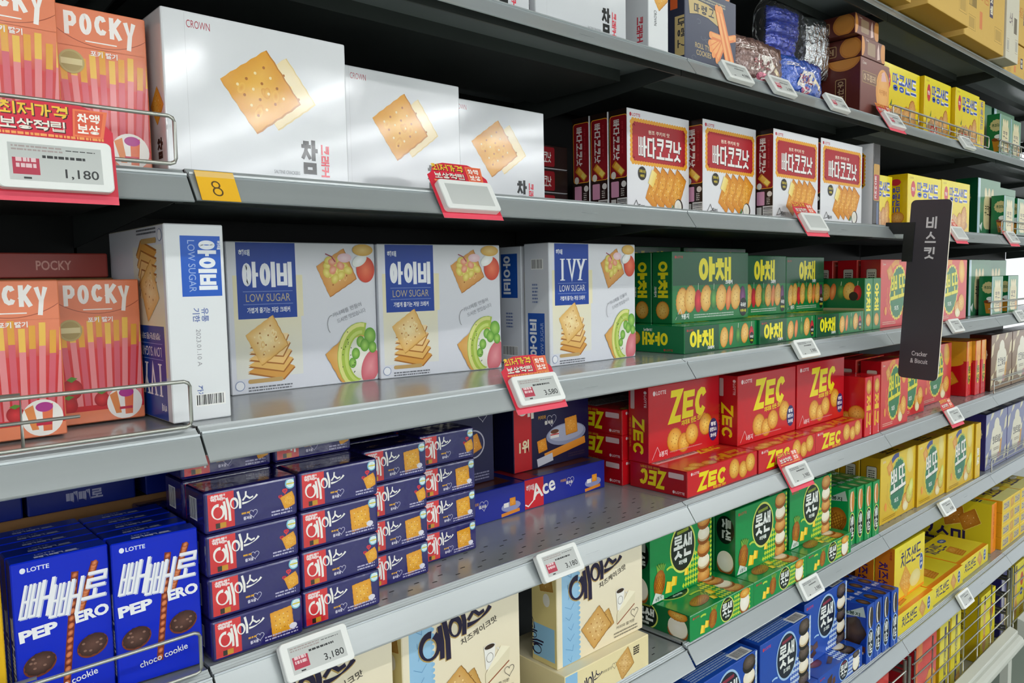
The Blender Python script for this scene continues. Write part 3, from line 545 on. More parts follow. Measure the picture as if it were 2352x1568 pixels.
def d_ppotto():
    for k, bg, lg, side in (('pp_red', '#d83a34', '#e6dc30', '#b0121c'), ('pp_yel', '#e2bb2c', '#f2f0ea', '#b88a14')):
        red = k == 'pp_red'; W, H = 250, 188
        A = Art(); A.rect(0, 0, W, H, '#cf2a30' if red else '#deb424', '#e0584a' if red else '#e8c83c')
        A.ell(206, 152, 24, 38, '#eb9a34' if red else '#e6d06a', '#f7cf60' if red else '#f0e08c', rot=10)
        A.arc(120, 90, 74, 60, 160, 330, 2.4, '#f08a3a' if red else '#c8a020'); A.arc(116, 92, 78, 70, 190, 290, 2, '#f08a3a' if red else '#c8a020')
        A.ell(120, 96, 56, 78, '#e8d24c' if red else '#b9c65a', None, 48, .03, 24, -14); A.ell(120, 96, 51, 72, '#2f7a4c' if red else '#2f7a5c', None, 40, .03, 20, -14)
        A.push(98, 168, 20); A.arc(0, -40, 60, 50, 60, 110, 16, '#3f4a8c' if not red else '#e89a3c'); A.pop()
        A.cracker(62, 152, 16, 30, 0, '#d98c2c', '#f3bd64')
        for dx, dy, t, c in ((1.6, -2, 12, '#29503a' if not red else '#6a7a14'), (0, 0, 9.5, lg)):
            A.push(70 + dx, 74 + dy, 6); A.hg('뽀또', 0, 0, 108, 66, t, c, .04); A.pop()
        A.push(96, 44, 4); A.txt('치즈', 0, 0, 30, 14, '#eaf2e8', .03); A.pop()
        A.round(176, 34, 24, 26, '#d98a24', '#f8d488'); A.ell(178, 22, 20, 14, '#e8d8a0', '#f8f0d0'); A.round(206, 52, 26, 28, '#e0962c' if red else '#c8b83c', '#f8c860' if red else '#f0e890')
        if not red: A.ell(216, 70, 16, 26, '#cfd24a', '#f0f0a0', rot=-18)
        A.ell(36, 46, 8, 12, '#f09a3a'); A.micro(16, 14, 90, 2, 5, '#f0c0a8' if red else '#a8841c', .4); A.txt('Crown' if red else 'CROWN', 12, 172, 20, 6, '#f4e4d4', .01)
        L = Art(); L.rrect(16, 110, 30, 54, 5, '#5c3810' if not red else '#7a0c14'); L.rrect(17.5, 111.5, 27, 51, 4, '#c9beb0'); L.micro(22, 150, 18, 6, 6, '#3a3430')
        T = Art(); T.hg('뽀또', 70, 12, 90, 36, 6, '#5a3c10' if not red else '#7a1410'); T.ell(200, 28, 30, 14, '#c98c2c')
        DS[k] = carton('sandwich_cracker_box', .25, .188, .056, {'*': bg, 'L': side, 'T': '#c69a1c' if not red else '#c8201c'}, {'F': A, 'L': L, 'T': T}, GLOSS)
        A = Art()
        if red: A.rect(0, 120, 48, 68, '#e68c2a', '#f2a93a'); A.ell(30, 116, 12, 22, '#f2a93a')
        A.ell(26, 74, 15, 34, '#e8b83c' if red else '#e0c040'); A.push(14, 104, -90); A.hg('뽀또', 0, 0, 60, 22, 4.6, '#3c6a24' if red else '#f4f2ea'); A.pop(); A.push(32, 6, 90); A.txt('CROWN', 0, 0, 34, 4, '#f4d8c8'); A.pop()
        L = Art()
        if red:
            L.rect(0, 120, 210, 68, '#dd9a20', '#e8aa2c'); L.ell(70, 122, 60, 20, '#dfa024'); L.ell(150, 116, 50, 16, '#dfa024'); L.cracker(150, 52, 28, 30, 0, '#d98c1c', '#f0ac3c', sq=.7); L.cracker(120, 66, 22, 60, 0, '#d98c1c', '#f0ac3c', sq=.7)
        DS[k + '_n'] = carton('sandwich_cracker_box', .048, .188, .21, {'*': '#d4161e' if red else '#e8c024', 'L': '#c0101a' if red else '#b98c10', 'T': '#e09a20' if red else '#c69a1c'}, {'F': A, 'L': L}, GLOSS)
def d_pepero():
    B = '#0628c8'
    A = Art(); A.lotte(8, 146, 4.6, '#e8ecf8')
    def stick(x0, y0, x1, y1, r, lim):
        A.line([(x0, y0), (x1, y1)], r * 2, '#7a3220'); n = 16
        for i in range(n): u = (i + .5) / n; A.ell(x0 + (x1 - x0) * u, y0 + (y1 - y0) * u, r * .95, r * .7, '#a84a24' if i % 2 else '#c8683a', '#e89868', 10, rot=50)
    stick(42, 18, 56, 136, 3.4, 0); stick(58, 92, 75, 142, 3.6, 0)
    W = '#f2f3f8'
    for dx, dy, c in ((1.2, -1.2, '#b9c0e0'), (0, 0, W)):
        A.push(2 + dx, 92 + dy, 0, 1, 1, .22); A.hg('빼', 0, 6, 27, 38, 3.2, c); A.hg('빼', 27, 0, 27, 38, 3.2, c); A.hg('로', 55, 12, 23, 28, 3.2, c); A.pop()
    A.push(4, 76, 4); A.txt('PEP', 0, 0, 34, 12, W, .05); A.txt('ERO', 50, 2, 32, 12, W, .05); A.pop()
    for x, y in ((20, 50), (68, 54)): A.ell(x, y, 15, 12, '#7c3a24', None, 28, rot=18); A.ell(x, y + 1, 14, 11, '#3c2420', '#6a4a40', 28, .05, 12, 18)
    for i in range(12): A.ell(20 + 48 * (i % 2) + rnd.uniform(-9, 9), 52 + rnd.uniform(-6, 7), 1.6, 1.2, '#8c6a5c', None, 8)
    A.push(22, 16, 8); A.txt('choco cookie', 0, 0, 50, 7, W, .01); A.pop()
    L = Art(); L.push(20, 12, 90); L.hg('빼빼로', 0, 0, 90, 14, 2.6, W); L.pop()
    T = Art(); T.txt('빼빼로', 22, 4, 40, 7, '#c8cce4', .04); T.txt('LOTTE', 24, 14, 18, 4, '#a8b0d4', .01)
    DS['pepero'] = carton('chocolate_stick_box', .088, .157, .024, {'*': B, 'L': '#0b2488', 'T': '#0c2c9c'}, {'F': A, 'L': L, 'T': T}, CARTON)
    A = Art(); A.txt('빼빼로', 30, 7, 30, 13, '#9a9cb8', .04)
    DS['pepero_flat'] = carton('chocolate_stick_box', .088, .026, .157, {'*': '#0c1f70', 'T': '#0b2488'}, {'F': A}, CARTON)
    A = Art(); A.hg('누드', 10, 60, 60, 40, 6, '#8a4a1c')
    DS['pep_yel'] = carton('chocolate_stick_box', .088, .157, .024, {'*': '#e8b81c'}, {'F': A}, CARTON)
def d_ace():
    N = '#201c68'
    for k in (0, 1):
        A = Art(); A.rect(2, 2, 32, 45, '#cf242c', '#e0343a'); A.micro(8, 41, 16, 2, 4, '#f0d0d0', .6); A.txt('해태', 7, 36, 14, 7, '#f4e4e4', .02); A.rect(12, 5, 12, 6, '#c8901c'); A.rect(12, 5, 5, 6, '#2c2018')
        script_ace(A, 10, 14, .72, '#f4f0ec', 3.4)
        if k == 0: A.cracker(84, 24, 13.5, 4, 0, '#e29a18', '#f4b93a', '#c07808', 1.05, 4)
        else: A.heart(96, 32, 2.6, '#d8283c', 1.6); A.heart(90, 26, 2, '#d8283c', 1.3); A.cracker(100, 20, 8, 20, 0, '#e29a18', '#f4b93a')
        A.ell(103, 40, 6.6, 6.6, '#7fc4d8'); A.ell(103, 40, 5, 5, '#e8f4f6', '#b8e0e8'); A.rect(98, 39, 10, 1.6, '#d8c83c')
        A.heart(56, 14, 5, '#c8c4e0', .6); A.micro(42, 15, 10, 1, 3, '#d8a030', .7); A.txt('즐거움', 44, 8, 10, 4, '#dcd8ec', .03); A.micro(62 + 16 * k, 9, 42 - 16 * k, 2, 3.6, '#b8b4d4', .5)
        A.ell(98, 14, 5, 3.6, '#e4e2ee') if k == 0 else None
        T = Art()
        for x in (20, 70): script_ace(T, x, 14, .3, '#b08c6a', 2.4)
        L = Art(); L.bars(14, 12, 22, 26)
        DS['acep%d' % k] = carton('cracker_pack', .112, .049, .058, {'*': N, 'L': '#241f5c', 'T': '#1a164c'}, {'F': A, 'T': T, 'L': L}, FILM, .004, 3)
    # large box with a tray of coffee and crackers, picture of an animal left out
    A = Art(); A.rect(0, 0, 46, 168, '#b81c24', '#d02a30'); A.rect(46, 0, 168, 168, '#100f38', '#151444'); A.hrect(43, 0, 5, 168, '#c8242c', '#a01820')
    script_ace(A, 12, 108, 1.5, '#e8e0d4', 4); A.txt('커피와', 66, 96, 22, 8, '#c8902c', .03); A.txt('즐거움', 84, 84, 24, 8, '#e0dcd4', .03); A.heart(104, 92, 13, '#c8c4d4', .8); A.txt('1위', 14, 36, 26, 26, '#efe0b8', .04)
    A.ell(146, 58, 58, 22, '#8f94b0'); A.ell(146, 61, 52, 17, '#a9adc4'); A.ell(112, 66, 13, 5, '#d8c8c0'); A.rect(100, 54, 24, 12, '#e8e4e0'); A.rect(100, 60, 24, 2.5, '#c83a3a'); A.ell(112, 67, 12, 4.4, '#6a3c24')
    A.cracker(160, 74, 17, 5, 0, '#d98c2c', '#efa848'); A.cracker(76, 44, 12, 10, 0, '#e08a1c', '#f2a83c'); A.push(84, 12, 9); A.rect(0, 0, 120, 15, '#d98422', '#e9963a'); A.rect(-22, -6, 44, 16, '#c9c8d4'); A.pop(); A.micro(150, 14, 50, 2, 5, '#3a2a3a')
    DS['ace_big'] = carton('cracker_box', .214, .168, .058, {'*': '#16153e', 'L': '#15143a'}, {'F': A}, CARTON)
    A = Art(); A.rect(0, 0, 214, 200, '#191844'); script_ace(A, 20, 136, 1.5, '#e8e0d4', 4); A.ell(160, 84, 30, 30, '#b8b4c4'); A.ell(160, 84, 27, 27, '#24224e'); A.cracker(160, 84, 17, 20, 0, '#d98c2c', '#efa848'); A.heart(186, 140, 12, '#c8c4d4', 1); A.micro(120, 20, 80, 3, 6, '#8a88a4')
    DS['ace_big2'] = carton('cracker_box', .214, .2, .058, {'*': '#191844'}, {'F': A}, CARTON)
    A = Art(); B = '#1d2a94'; A.rect(0, 0, 226, 57, B); A.rect(0, 0, 50, 57, '#d02430'); A.txt('해태', 5, 34, 20, 12, '#f0dada', .03); A.push(22, 14, 10); A.txt('Ace', 0, 0, 62, 30, '#f0ece6', .02); A.pop(); A.line([(2, 10), (10, 6), (22, 14), (36, 30)], 2.4, '#f0ece6')
    A.txt('커피와', 96, 34, 16, 6, '#c8902c', .03); A.txt('즐거움', 112, 28, 18, 6, '#e0dcd4', .03); A.heart(124, 33, 10, '#c8c4d4', .8); A.ell(190, 18, 24, 9, '#8f94c0'); A.push(166, 2, 4); A.rect(0, 0, 46, 6, '#e08a2c'); A.pop(); A.rect(172, 18, 12, 8, '#e8e4e0'); A.cracker(194, 26, 7, 0, 0, '#e08a1c', '#f2a83c')
    T = Art(); T.rect(40, 20, 170, 60, '#6a3424'); T.rect(0, 0, 40, 90, '#a82030')
    DS['ace_flat'] = carton('cracker_box', .226, .057, .16, {'*': B, 'L': '#18216e', 'T': '#222a78'}, {'F': A, 'T': T}, CARTON)
def d_acecheese():
    C = '#efe3c0'
    def front(W, H):
        A = Art(); A.rect(0, 0, W, H, '#ecdfc0', '#f3ead2'); A.rect(12, 0, 40, H, '#8fc0e4', '#a4cdea')
        for i in range(int(H / 9)): A.ell(52, 5 + i * 9, 3.4, 3.4, '#8fc0e4', None, 10); 
        for i in range(10): A.line([(18 + rnd.uniform(0, 12), 12 + i * H / 10.5), (26 + rnd.uniform(0, 10), 4 + i * H / 10.5), (34 + rnd.uniform(0, 8), 14 + i * H / 10.5)], .7, '#5c92c4')
        A.txt('해태', 16, H - 18, 16, 9, '#cfe4f2', .03)
        script_ace(A, 34, H - 92, 1.75, '#b89a5c', 5.2); A.push(.6, 1.4); script_ace(A, 34, H - 92, 1.75, '#241e3c', 4.2); A.pop(); A.push(104, H - 86, 14); A.txt('치즈케이크맛', 0, 0, 72, 11, '#4c4640', .01); A.pop()
        A.cracker(112, 46, 22, 22, 0, '#c8974c', '#e2bc78', '#8f6428', .8, 4); A.cracker(94, 46, 27, 34, 0, '#cf9c50', '#e8c486', '#8f6428', 1, 4)
        A.poly([(146, 94), (168, 94), (166, 58), (149, 58)], '#f2f0ea'); A.ell(157, 94, 12, 5, '#e6e2da'); A.ell(157, 94, 10, 3.8, '#3c2c22'); A.arc(170, 78, 7, 9, -80, 80, 2.2, '#e6e2da'); A.ell(157, 76, 7, 8, '#8c8880'); A.ell(157, 76, 6, 7, '#f2f0ea')
        A.poly([(148, 32), (196, 58), (198, 78), (180, 86), (148, 52)], '#e9dfc0'); A.poly([(148, 52), (180, 88), (198, 80), (170, 62)], '#f8f0d4'); A.line([(148, 32), (196, 57)], 2.4, '#9a5a3c')
        A.heart(196, 40, 10, '#4c4440', .8); A.txt('커피와 즐거운', 146, 22, 50, 6, '#5c5448'); A.micro(140, 14, 64, 2, 6, '#8c8474', .4); A.ell(W - 16, H - 16, 9, 9, '#6ab4c4'); A.rect(W - 25, H - 18, 18, 5, '#e8f0f0')
        return A
    L = Art(); L.rect(4, 10, 50, 60, '#8fc0e4'); L.push(24, 16, 90); script_ace(L, 0, 0, .9, '#241e3c', 3); L.pop(); L.ell(36, 118, 8, 12, '#e8e4dc'); L.cracker(34, 150, 15, 10, 0, '#a8813c', '#c8a05c')
    DS['acec'] = carton('cheese_cracker_box', .22, .2, .06, {'*': C, 'L': '#dccb8c', 'T': '#e4d8ac'}, {'F': front(220, 200), 'L': L}, CARTON)
    A = Art(); A.rect(0, 0, 30, 58, '#8fc0e4'); script_ace(A, 34, 12, .8, '#2c2440', 3); A.txt('커피와 즐거운', 92, 30, 26, 5, '#5c5448'); A.heart(124, 34, 6, '#5c5448', .6); A.cracker(152, 28, 19, 30, .1, '#cf9c50', '#e8c486', '#8f6428', 1, 4); A.micro(176, 46, 16, 4, 4, '#3c3430', .7)
    DS['acec_flat'] = carton('cheese_cracker_box', .22, .058, .16, {'*': '#eedfae', 'T': '#f0e6c4'}, {'F': A}, CARTON)
def d_lot():
    for k, bg, sd, ck, ring, dark in (('lotg', '#10924a', '#0b6a36', '#c8e03c', '#d8e46a', False), ('lotb', '#1d4fb4', '#173c94', '#cfe2f4', '#a8ccf0', True)):
        def logo(A, cx, cy, rx, ry):
            A.ell(cx, cy, rx * 1.1, ry * 1.1, ring, None, 40); A.ell(cx, cy, rx, ry, '#15231c' if not dark else '#1a2236', None, 40)
            A.hg('롯샌', cx - rx * .78, cy - ry * .42, rx * 1.56, ry * 1.0, rx * .17, '#eef2ee', .04)
            A.txt('파인애플' if not dark else '깜뜨 크림치즈', cx - rx * .35, cy - ry * .72, rx * .7, ry * .2, '#e8f0e8', .04); A.push(cx - rx * .5, cy + ry * .62, 4); A.rect(0, 0, rx, ry * .14, '#8a9a2c' if not dark else '#8c2c44'); A.pop()
        W, H = 222, 150
        A = Art(); A.rect(0, 0, W, H, bg); A.lotte(10, 134, 6, '#b84038' if not dark else '#c83048'); A.checks(110, 4, 90, 70, 9, ck); A.stack(190, 0, 150, 24, dark, 5); A.rect(214, 0, 8, H, '#0b6a36' if not dark else '#b8d0ec'); A.checks(213, 3, 8, 146, 8, ck, False)
        logo(A, 112, 92, 42, 48)
        if not dark: A.pine(30, 38, 19, 27, -8); A.chunk(62, 22, 13); A.chunk(80, 30, 11); A.chunk(124, 38, 8); A.arc(66, 48, 18, 14, 50, 130, 5, '#b8dc4c')
        else:
            A.poly([(14, 16), (52, 30), (60, 18), (22, 6)], '#4a2a22'); A.poly([(40, 40), (64, 46), (68, 30), (46, 26)], '#5e382c'); A.ell(30, 38, 12, 8, '#3c2c26', '#6c5448'); A.arc(60, 50, 18, 10, 50, 130, 4, '#a8d0f4')
        A.poly([(4, 2), (16, 22), (44, 10), (44, 2)], '#d8e4dc' if not dark else '#ccd8ec'); A.txt('6봉지', 16, 4, 22, 9, '#2c4c3c' if not dark else '#24386c', .01)
        L = Art(); L.ell(26, 100, 22, 32, '#101a14' if not dark else '#141c34'); L.push(18, 126, -90); L.hg('롯샌', 0, 0, 48, 22, 4.4, '#cfd6d0'); L.pop(); L.sandwich(26, 34, 21, 24, dark)
        T = Art(); T.micro(12, 42, 150, 6, 6, '#9cb8dc' if dark else '#a8d0a8', .6); T.rect(150, 4, 60, 26, '#e8ecee'); T.bars(156, 6, 48, 22)
        DS[k] = carton('sandwich_biscuit_box', .222, .15, .052, {'*': bg, 'L': sd, 'T': bg}, {'F': A, 'L': L, 'T': T}, GLOSS)
        A = Art(); A.checks(128, 3, 90, 48, 7, ck); logo(A, 130, 27, 23, 24)
        if not dark: A.pine(78, 24, 14, 19, -10); A.chunk(42, 14, 9); A.chunk(56, 20, 8); A.arc(44, 34, 14, 8, 50, 130, 4, '#b8dc4c')
        else: A.poly([(40, 8), (66, 14), (70, 40), (46, 34)], '#4a2a22'); A.poly([(70, 10), (86, 14), (84, 30), (70, 26)], '#5e382c')
        A.sandwich(196, 28, 19, 20, dark); A.round(196, 42, 19, 10) if not dark else A.ell(196, 44, 18, 9, '#3b2f2b', '#75655b'); A.lotte(8, 42, 4, '#c83c3c')
        L = Art(); logo(L, 26, 24, 30, 26); L.sandwich(106, 26, 24, 22, dark); L.round(106, 45, 23, 11) if not dark else L.ell(106, 46, 22, 10, '#3b2f2b', '#75655b')
        T = Art(); T.checks(118, 4, 84, 128, 10, ck); logo(T, 70, 96, 44, 28); T.stack(184, 8, 130, 24, dark, 5)
        if not dark: T.pine(76, 30, 15, 34, -80); T.chunk(128, 40, 10); T.chunk(110, 20, 8); T.arc(100, 50, 30, 10, 40, 120, 5, '#b8dc4c')
        else: T.ell(60, 40, 26, 14, '#5c1c24', '#8c3c44'); T.poly([(80, 20), (120, 34), (124, 24), (90, 12)], '#4a2a22')
        DS[k + '_flat'] = carton('sandwich_biscuit_box', .233, .052, .135, {'*': bg, 'L': sd, 'T': bg}, {'F': A, 'L': L, 'T': T}, GLOSS)
        A = Art(); A.stack(20, 92, 150, 17, dark, 2) if 0 else None
        for i, c in enumerate((('#c98132', '#f2e8cf', '#c98132') if not dark else ('#3a302c', '#f0ece4', '#3a302c'))): A.ell(14 + i * 5, 116, 9, 27, c, None if i != 1 else '#fffaf0', 28, .02 if i != 1 else 0, 14)
        A.ell(20, 50, 18, 37, ring); A.ell(20, 50, 16, 34, '#15231c' if not dark else '#1a2236'); A.push(11, 78, -90); A.hg('롯샌', 0, 0, 54, 18, 3.6, '#eef2ee'); A.pop(); A.rect(19, 2, 1.6, 10, '#c8e8cc' if not dark else '#c8d8f4')
        L = Art(); L.poly([(140, 112), (200, 146), (206, 120)], '#b8c4bc'); L.txt('6봉지', 156, 118, 36, 10, '#1c3c2c', .03)
        if not dark: L.pine(176, 66, 28, 34, 160)
        else: L.ell(176, 78, 30, 36, '#2c201c', '#5c463c', 18, .1, 5); L.poly([(150, 52), (206, 44), (206, 28), (156, 34)], '#5a3024'); L.rect(152, 24, 50, 6, '#d8b898')
        T = Art(); 
        for yy in (20, 80, 140): T.ell(20, yy, 12, 18, '#3b2a24' if dark else '#3a7a3c', '#8c6a4c' if dark else '#c8d89c'); T.txt('롯샌', 6, yy + 26, 26, 12, '#d8dce4', .03)
        DS[k + '_n'] = carton('sandwich_biscuit_box', .04, .15, .21, {'*': bg, 'L': bg if not dark else '#143a9c', 'T': bg}, {'F': A, 'L': L, 'T': T}, GLOSS)
def d_cheese():
    Y = '#efdc30'; O = '#f0861c'; N = '#3a3668'
    A = Art(); A.rect(0, 0, 222, 158, '#e9c63a', '#f2e23a'); A.rect(0, 0, 222, 9, '#f0901e'); A.txt('CROWN', 30, 140, 20, 7, '#c88c24'); A.hg('치즈샌드', 42, 92, 150, 46, 5.6, N, .08); A.ell(196, 76, 14, 26, '#e8ecf4'); A.ell(196, 76, 12.4, 24, '#3c5c9c'); A.txt('치즈', 188, 78, 16, 10, '#e8ecf4', .03); A.txt('듬뿍', 188, 64, 16, 9, '#e8ecf4', .03)
    A.cracker(80, 46, 30, 45, 0, '#e0a03c', '#f0b858', '#d8901c', 1.2, 4); A.ell(150, 40, 40, 24, '#e8d88c', '#f0e4a4')
    L = Art(); L.push(10, 110, -90); L.hg('치즈샌드', -4, 0, 96, 26, 4, '#4a2468', .1); L.pop(); L.push(40, 150, -90); L.txt('크라운', 0, 0, 26, 6, '#b82c1c', .03); L.pop()
    T = Art(); T.hg('치즈', 60, 10, 90, 34, 5, N)
    DS['cheese'] = carton('cheese_sandwich_box', .222, .158, .054, {'*': Y, 'L': '#d97a14', 'T': '#dccb18'}, {'F': A, 'L': L, 'T': T}, GLOSS)
    A = Art(); A.rect(0, 0, 262, 57, '#e8d42c', '#f2e040'); A.hg('치즈샌드', 34, 16, 106, 30, 4, N, .08); A.cracker(178, 28, 16, 45, 0, '#d8984a', '#eab878', '#c88434', 1.25, 3); A.ell(226, 30, 12, 20, '#e8ecf4'); A.ell(226, 30, 10.6, 18, '#2f5494'); A.txt('치즈', 219, 32, 14, 8, '#e8ecf4', .03); A.txt('듬뿍', 219, 21, 14, 7, '#e8ecf4', .03)
    T = Art(); T.rect(0, 0, 262, 16, '#f0861c', '#f49a2c'); T.rect(0, 16, 262, 134, '#f0e03c', '#e4c820'); T.hg('치즈샌드', 30, 82, 110, 48, 6, N, .06); T.ell(180, 118, 24, 12, '#2f5494'); T.txt('치즈', 168, 113, 24, 9, '#e8ecf4', .03)
    for i in range(4): T.cracker(110 + i * 2, 40 + i * 8, 28, 5, .2, '#d88c2c', '#f0b04c', '#a86418', .5)
    DS['cheese_flat'] = carton('cheese_sandwich_box', .262, .057, .15, {'*': Y, 'L': O, 'T': O}, {'F': A, 'T': T}, GLOSS)
    A = Art(); A.push(12, 140, -90); A.txt('고소한 크래커', 0, 4, 90, 10, '#d0481c', .03); A.pop()
    L = Art(); L.hrect(0, 0, 230, 170, '#c8b41c', '#e2cc28'); L.hg('고소미', 0, 14, 150, 52, 9, '#2c2050', .05); L.cracker(110, 110, 34, 20, .2, '#b8701c', '#d8923c', '#f0d870', .8); L.cracker(160, 106, 32, 34, .2, '#b8701c', '#d8923c', '#f0d870', .8)
    T = Art(); T.push(10, 150, -90); T.hg('고소미', 0, 0, 110, 30, 6, '#2c2050'); T.pop()
    DS['gosomi_n'] = carton('sesame_cracker_box', .05, .172, .23, {'*': '#f08a20', 'L': '#d8c024', 'T': '#d8cc20'}, {'F': A, 'L': L, 'T': T}, GLOSS)
    A = Art(); A.rrect(12, 8, 66, 26, 2, '#cfc08c'); A.hg('고소미', 16, 12, 58, 18, 2.6, '#6a5c94'); A.cracker(110, 21, 16, 10, 0, '#d89c3c', '#ecb85c', sq=.9); A.rrect(140, 8, 60, 26, 2, '#cfc08c'); A.hg('고소미', 144, 12, 52, 18, 2.4, '#6a5c94')
    T = Art(); T.rect(0, 0, 210, 40, '#f0e890'); T.ell(70, 110, 40, 30, '#a8541c', '#c8742c'); T.hg('고소미', 40, 40, 120, 40, 7, '#4c2c4c'); T.ell(170, 70, 30, 10, '#fdf8d8')
    DS['gosomi'] = carton('sesame_cracker_box', .21, .043, .16, {'*': '#f0cc2c', 'L': '#e0a01c', 'T': '#dcc41c'}, {'F': A, 'T': T}, GLOSS)
def d_peanut():
    A = Art(); A.rect(0, 0, 250, 162, '#e8c40c', '#f4e21c'); A.txt('CROWN', 14, 148, 26, 6, '#b8901c', .01); A.ell(38, 118, 16, 24, '#d02838', None, 30, .04, 12); A.txt('옛날', 28, 112, 20, 12, '#f6e8e0', .03)
    for dx, dy, t, c in ((0, 0, 10.5, '#f4f2f0'), (0, 0, 6, '#2c50b4')): A.hg('땅콩샌드', 66 + dx, 96 + dy, 160, 46, t, c, .06)
    A.ell(128, 24, 104, 24, '#b88c5c', '#dcb888')
    for i in range(12): A.ell(60 + i * 9, 34 + (i * 31 % 13), 10, 13, '#c88c4c', '#efc898', 14, rot=i * 33)
    for x, y in ((60, 30), (92, 22)): A.ell(x, y, 20, 14, '#a87444', '#e0b888', rot=20)
    A.round(196, 44, 26, 42, '#d08c3c', '#efbe74', rot=-12); A.round(158, 34, 22, 30, '#d08c3c', '#efbe74', rot=-8); A.poly([(52, 56), (64, 72), (60, 52)], '#3c7a34'); A.rect(60, 4, 60, 26, '#c8322c'); A.txt('무료', 66, 9, 46, 15, '#f4d8c8', .03)
    L = Art(); L.push(14, 118, -90); L.hg('땅콩샌드', -6, 0, 76, 20, 3, '#3c4cb4'); L.pop(); L.ell(22, 138, 14, 10, '#c8283c'); L.round(28, 32, 18, 18, '#d08c3c', '#efbe74'); L.ell(26, 12, 16, 8, '#c88034')
    DS['peanut'] = carton('peanut_sandwich_box', .25, .162, .055, {'*': '#ecd010', 'L': '#d8b40c'}, {'F': A, 'L': L}, GLOSS)
    A = Art(); A.push(10, 150, -90); A.hg('땅콩샌드', 0, 0, 90, 22, 3, '#3c4cb4'); A.pop(); A.round(26, 30, 14, 20, '#d08c3c', '#efbe74')
    DS['peanut_n'] = carton('peanut_sandwich_box', .05, .155, .24, {'*': '#ecd010', 'L': '#f0da1c'}, {'F': A, 'L': Art()}, GLOSS)
def d_green():
    # dark green boxes with a cream finger biscuit
    G = '#0b5c34'
    A = Art(); A.rect(0, 0, 240, 192, '#2c6e48', '#6f9a7c'); A.hrect(0, 0, 26, 192, '#a8cce0', '#cfe0e4')
    A.rrect(64, 20, 110, 116, 26, '#d8c898'); 
    for x in (84, 118, 152): A.ell(x, 138, 14, 24, '#d8c898', '#ece0b8', rot=(118 - x) * .4)
    A.hg('쿠크다스', 74, 66, 90, 34, 3.4, '#4c3c2c'); A.poly([(24, 30), (52, 44), (44, 12)], '#dfe6e4'); A.ell(196, 40, 20, 26, '#c8883c', '#e8b870')
    L = Art(); L.ell(28, 126, 20, 26, '#a89c64', None, 30, .06, 12); L.push(20, 142, -90); L.txt('쿠크다스', 0, 2, 32, 12, '#2c4c34', .04); L.pop(); L.bars(14, 12, 24, 60, True)
    DS['green'] = carton('finger_biscuit_box', .24, .192, .07, {'*': '#5f8c6c', 'L': '#0a4a2c', 'T': '#3c6c4c'}, {'F': A, 'L': L}, GLOSS)
    A = Art(); A.rect(0, 0, 120, 135, '#3a7a52', '#7fa88c'); A.hrect(0, 0, 10, 135, '#a8d0e8', '#8fb8b0'); A.rrect(26, 12, 74, 92, 20, '#ddd0a0')
    for x in (42, 62, 82): A.ell(x, 106, 10, 16, '#ddd0a0', '#f0e6c0', rot=(62 - x) * .6)
    A.hg('쿠크', 36, 56, 50, 24, 2.8, '#4c3c2c'); A.hg('다스', 40, 30, 44, 20, 2.4, '#4c3c2c'); A.ell(98, 30, 13, 20, '#c8883c', '#e8b870')
    L = Art(); L.ell(30, 96, 20, 20, '#c9bc84', None, 30, .07, 12); L.txt('쿠크다스', 16, 90, 28, 12, '#2c5c3c', .04); L.poly([(18, 44), (42, 44), (38, 8), (24, 8)], '#c8862c'); L.ell(30, 48, 14, 6, '#7a3c1c'); L.ell(36, 58, 12, 7, '#e8ece8')
    DS['green_s'] = carton('finger_biscuit_box', .12, .135, .04, {'*': G, 'L': '#0d6e3c', 'T': '#2c7a4c'}, {'F': A, 'L': L}, GLOSS)
    for k, a, b, c, nm in (('heim_br', '#8a6a48', '#e0cfa4', '#4a1c14', '초코하임'), ('heim_bl', '#8c8fb4', '#e2dcc0', '#2c2a74', '화이트하임')):
        A = Art(); A.rect(0, 0, 240, 200, a)
        for i in range(5):
            for j in range(4):
                if (i + j) % 2 == 0: A.poly([(i * 52 - 6, j * 54 + 10), (i * 52 + 22, j * 54 + 22), (i * 52 + 36, j * 54 + 64), (i * 52 + 8, j * 54 + 52)], b)
        A.rrect(64, 26, 112, 118, 30, '#ebe5d0'); A.ell(120, 146, 30, 30, '#ebe5d0'); A.hg(nm, 76, 84, 88, 28, 3, '#3c3448'); A.micro(88, 66, 60, 2, 6, '#8c8478'); A.poly([(150, 24), (170, 30), (182, 96), (164, 90)], '#d8a04c'); A.ell(146, 36, 14, 12, '#d8a0a8')
        L = Art(); L.ell(36, 130, 22, 30, '#cfc0a0', None, 30, .05, 12); L.push(26, 150, -90); L.txt(nm, 0, 2, 40, 13, '#4c3c34', .05); L.pop()
        T = Art(); T.poly([(30, 10), (90, 10), (110, 34), (50, 34)], '#b8b4b8'); T.poly([(120, 10), (180, 10), (200, 34), (140, 34)], '#8c8488')
        DS[k] = carton('wafer_box', .24, .2, .07, {'*': c, 'L': c, 'T': '#1c1a38' if k == 'heim_bl' else '#2a1a14'}, {'F': A, 'L': L, 'T': T}, GLOSS)
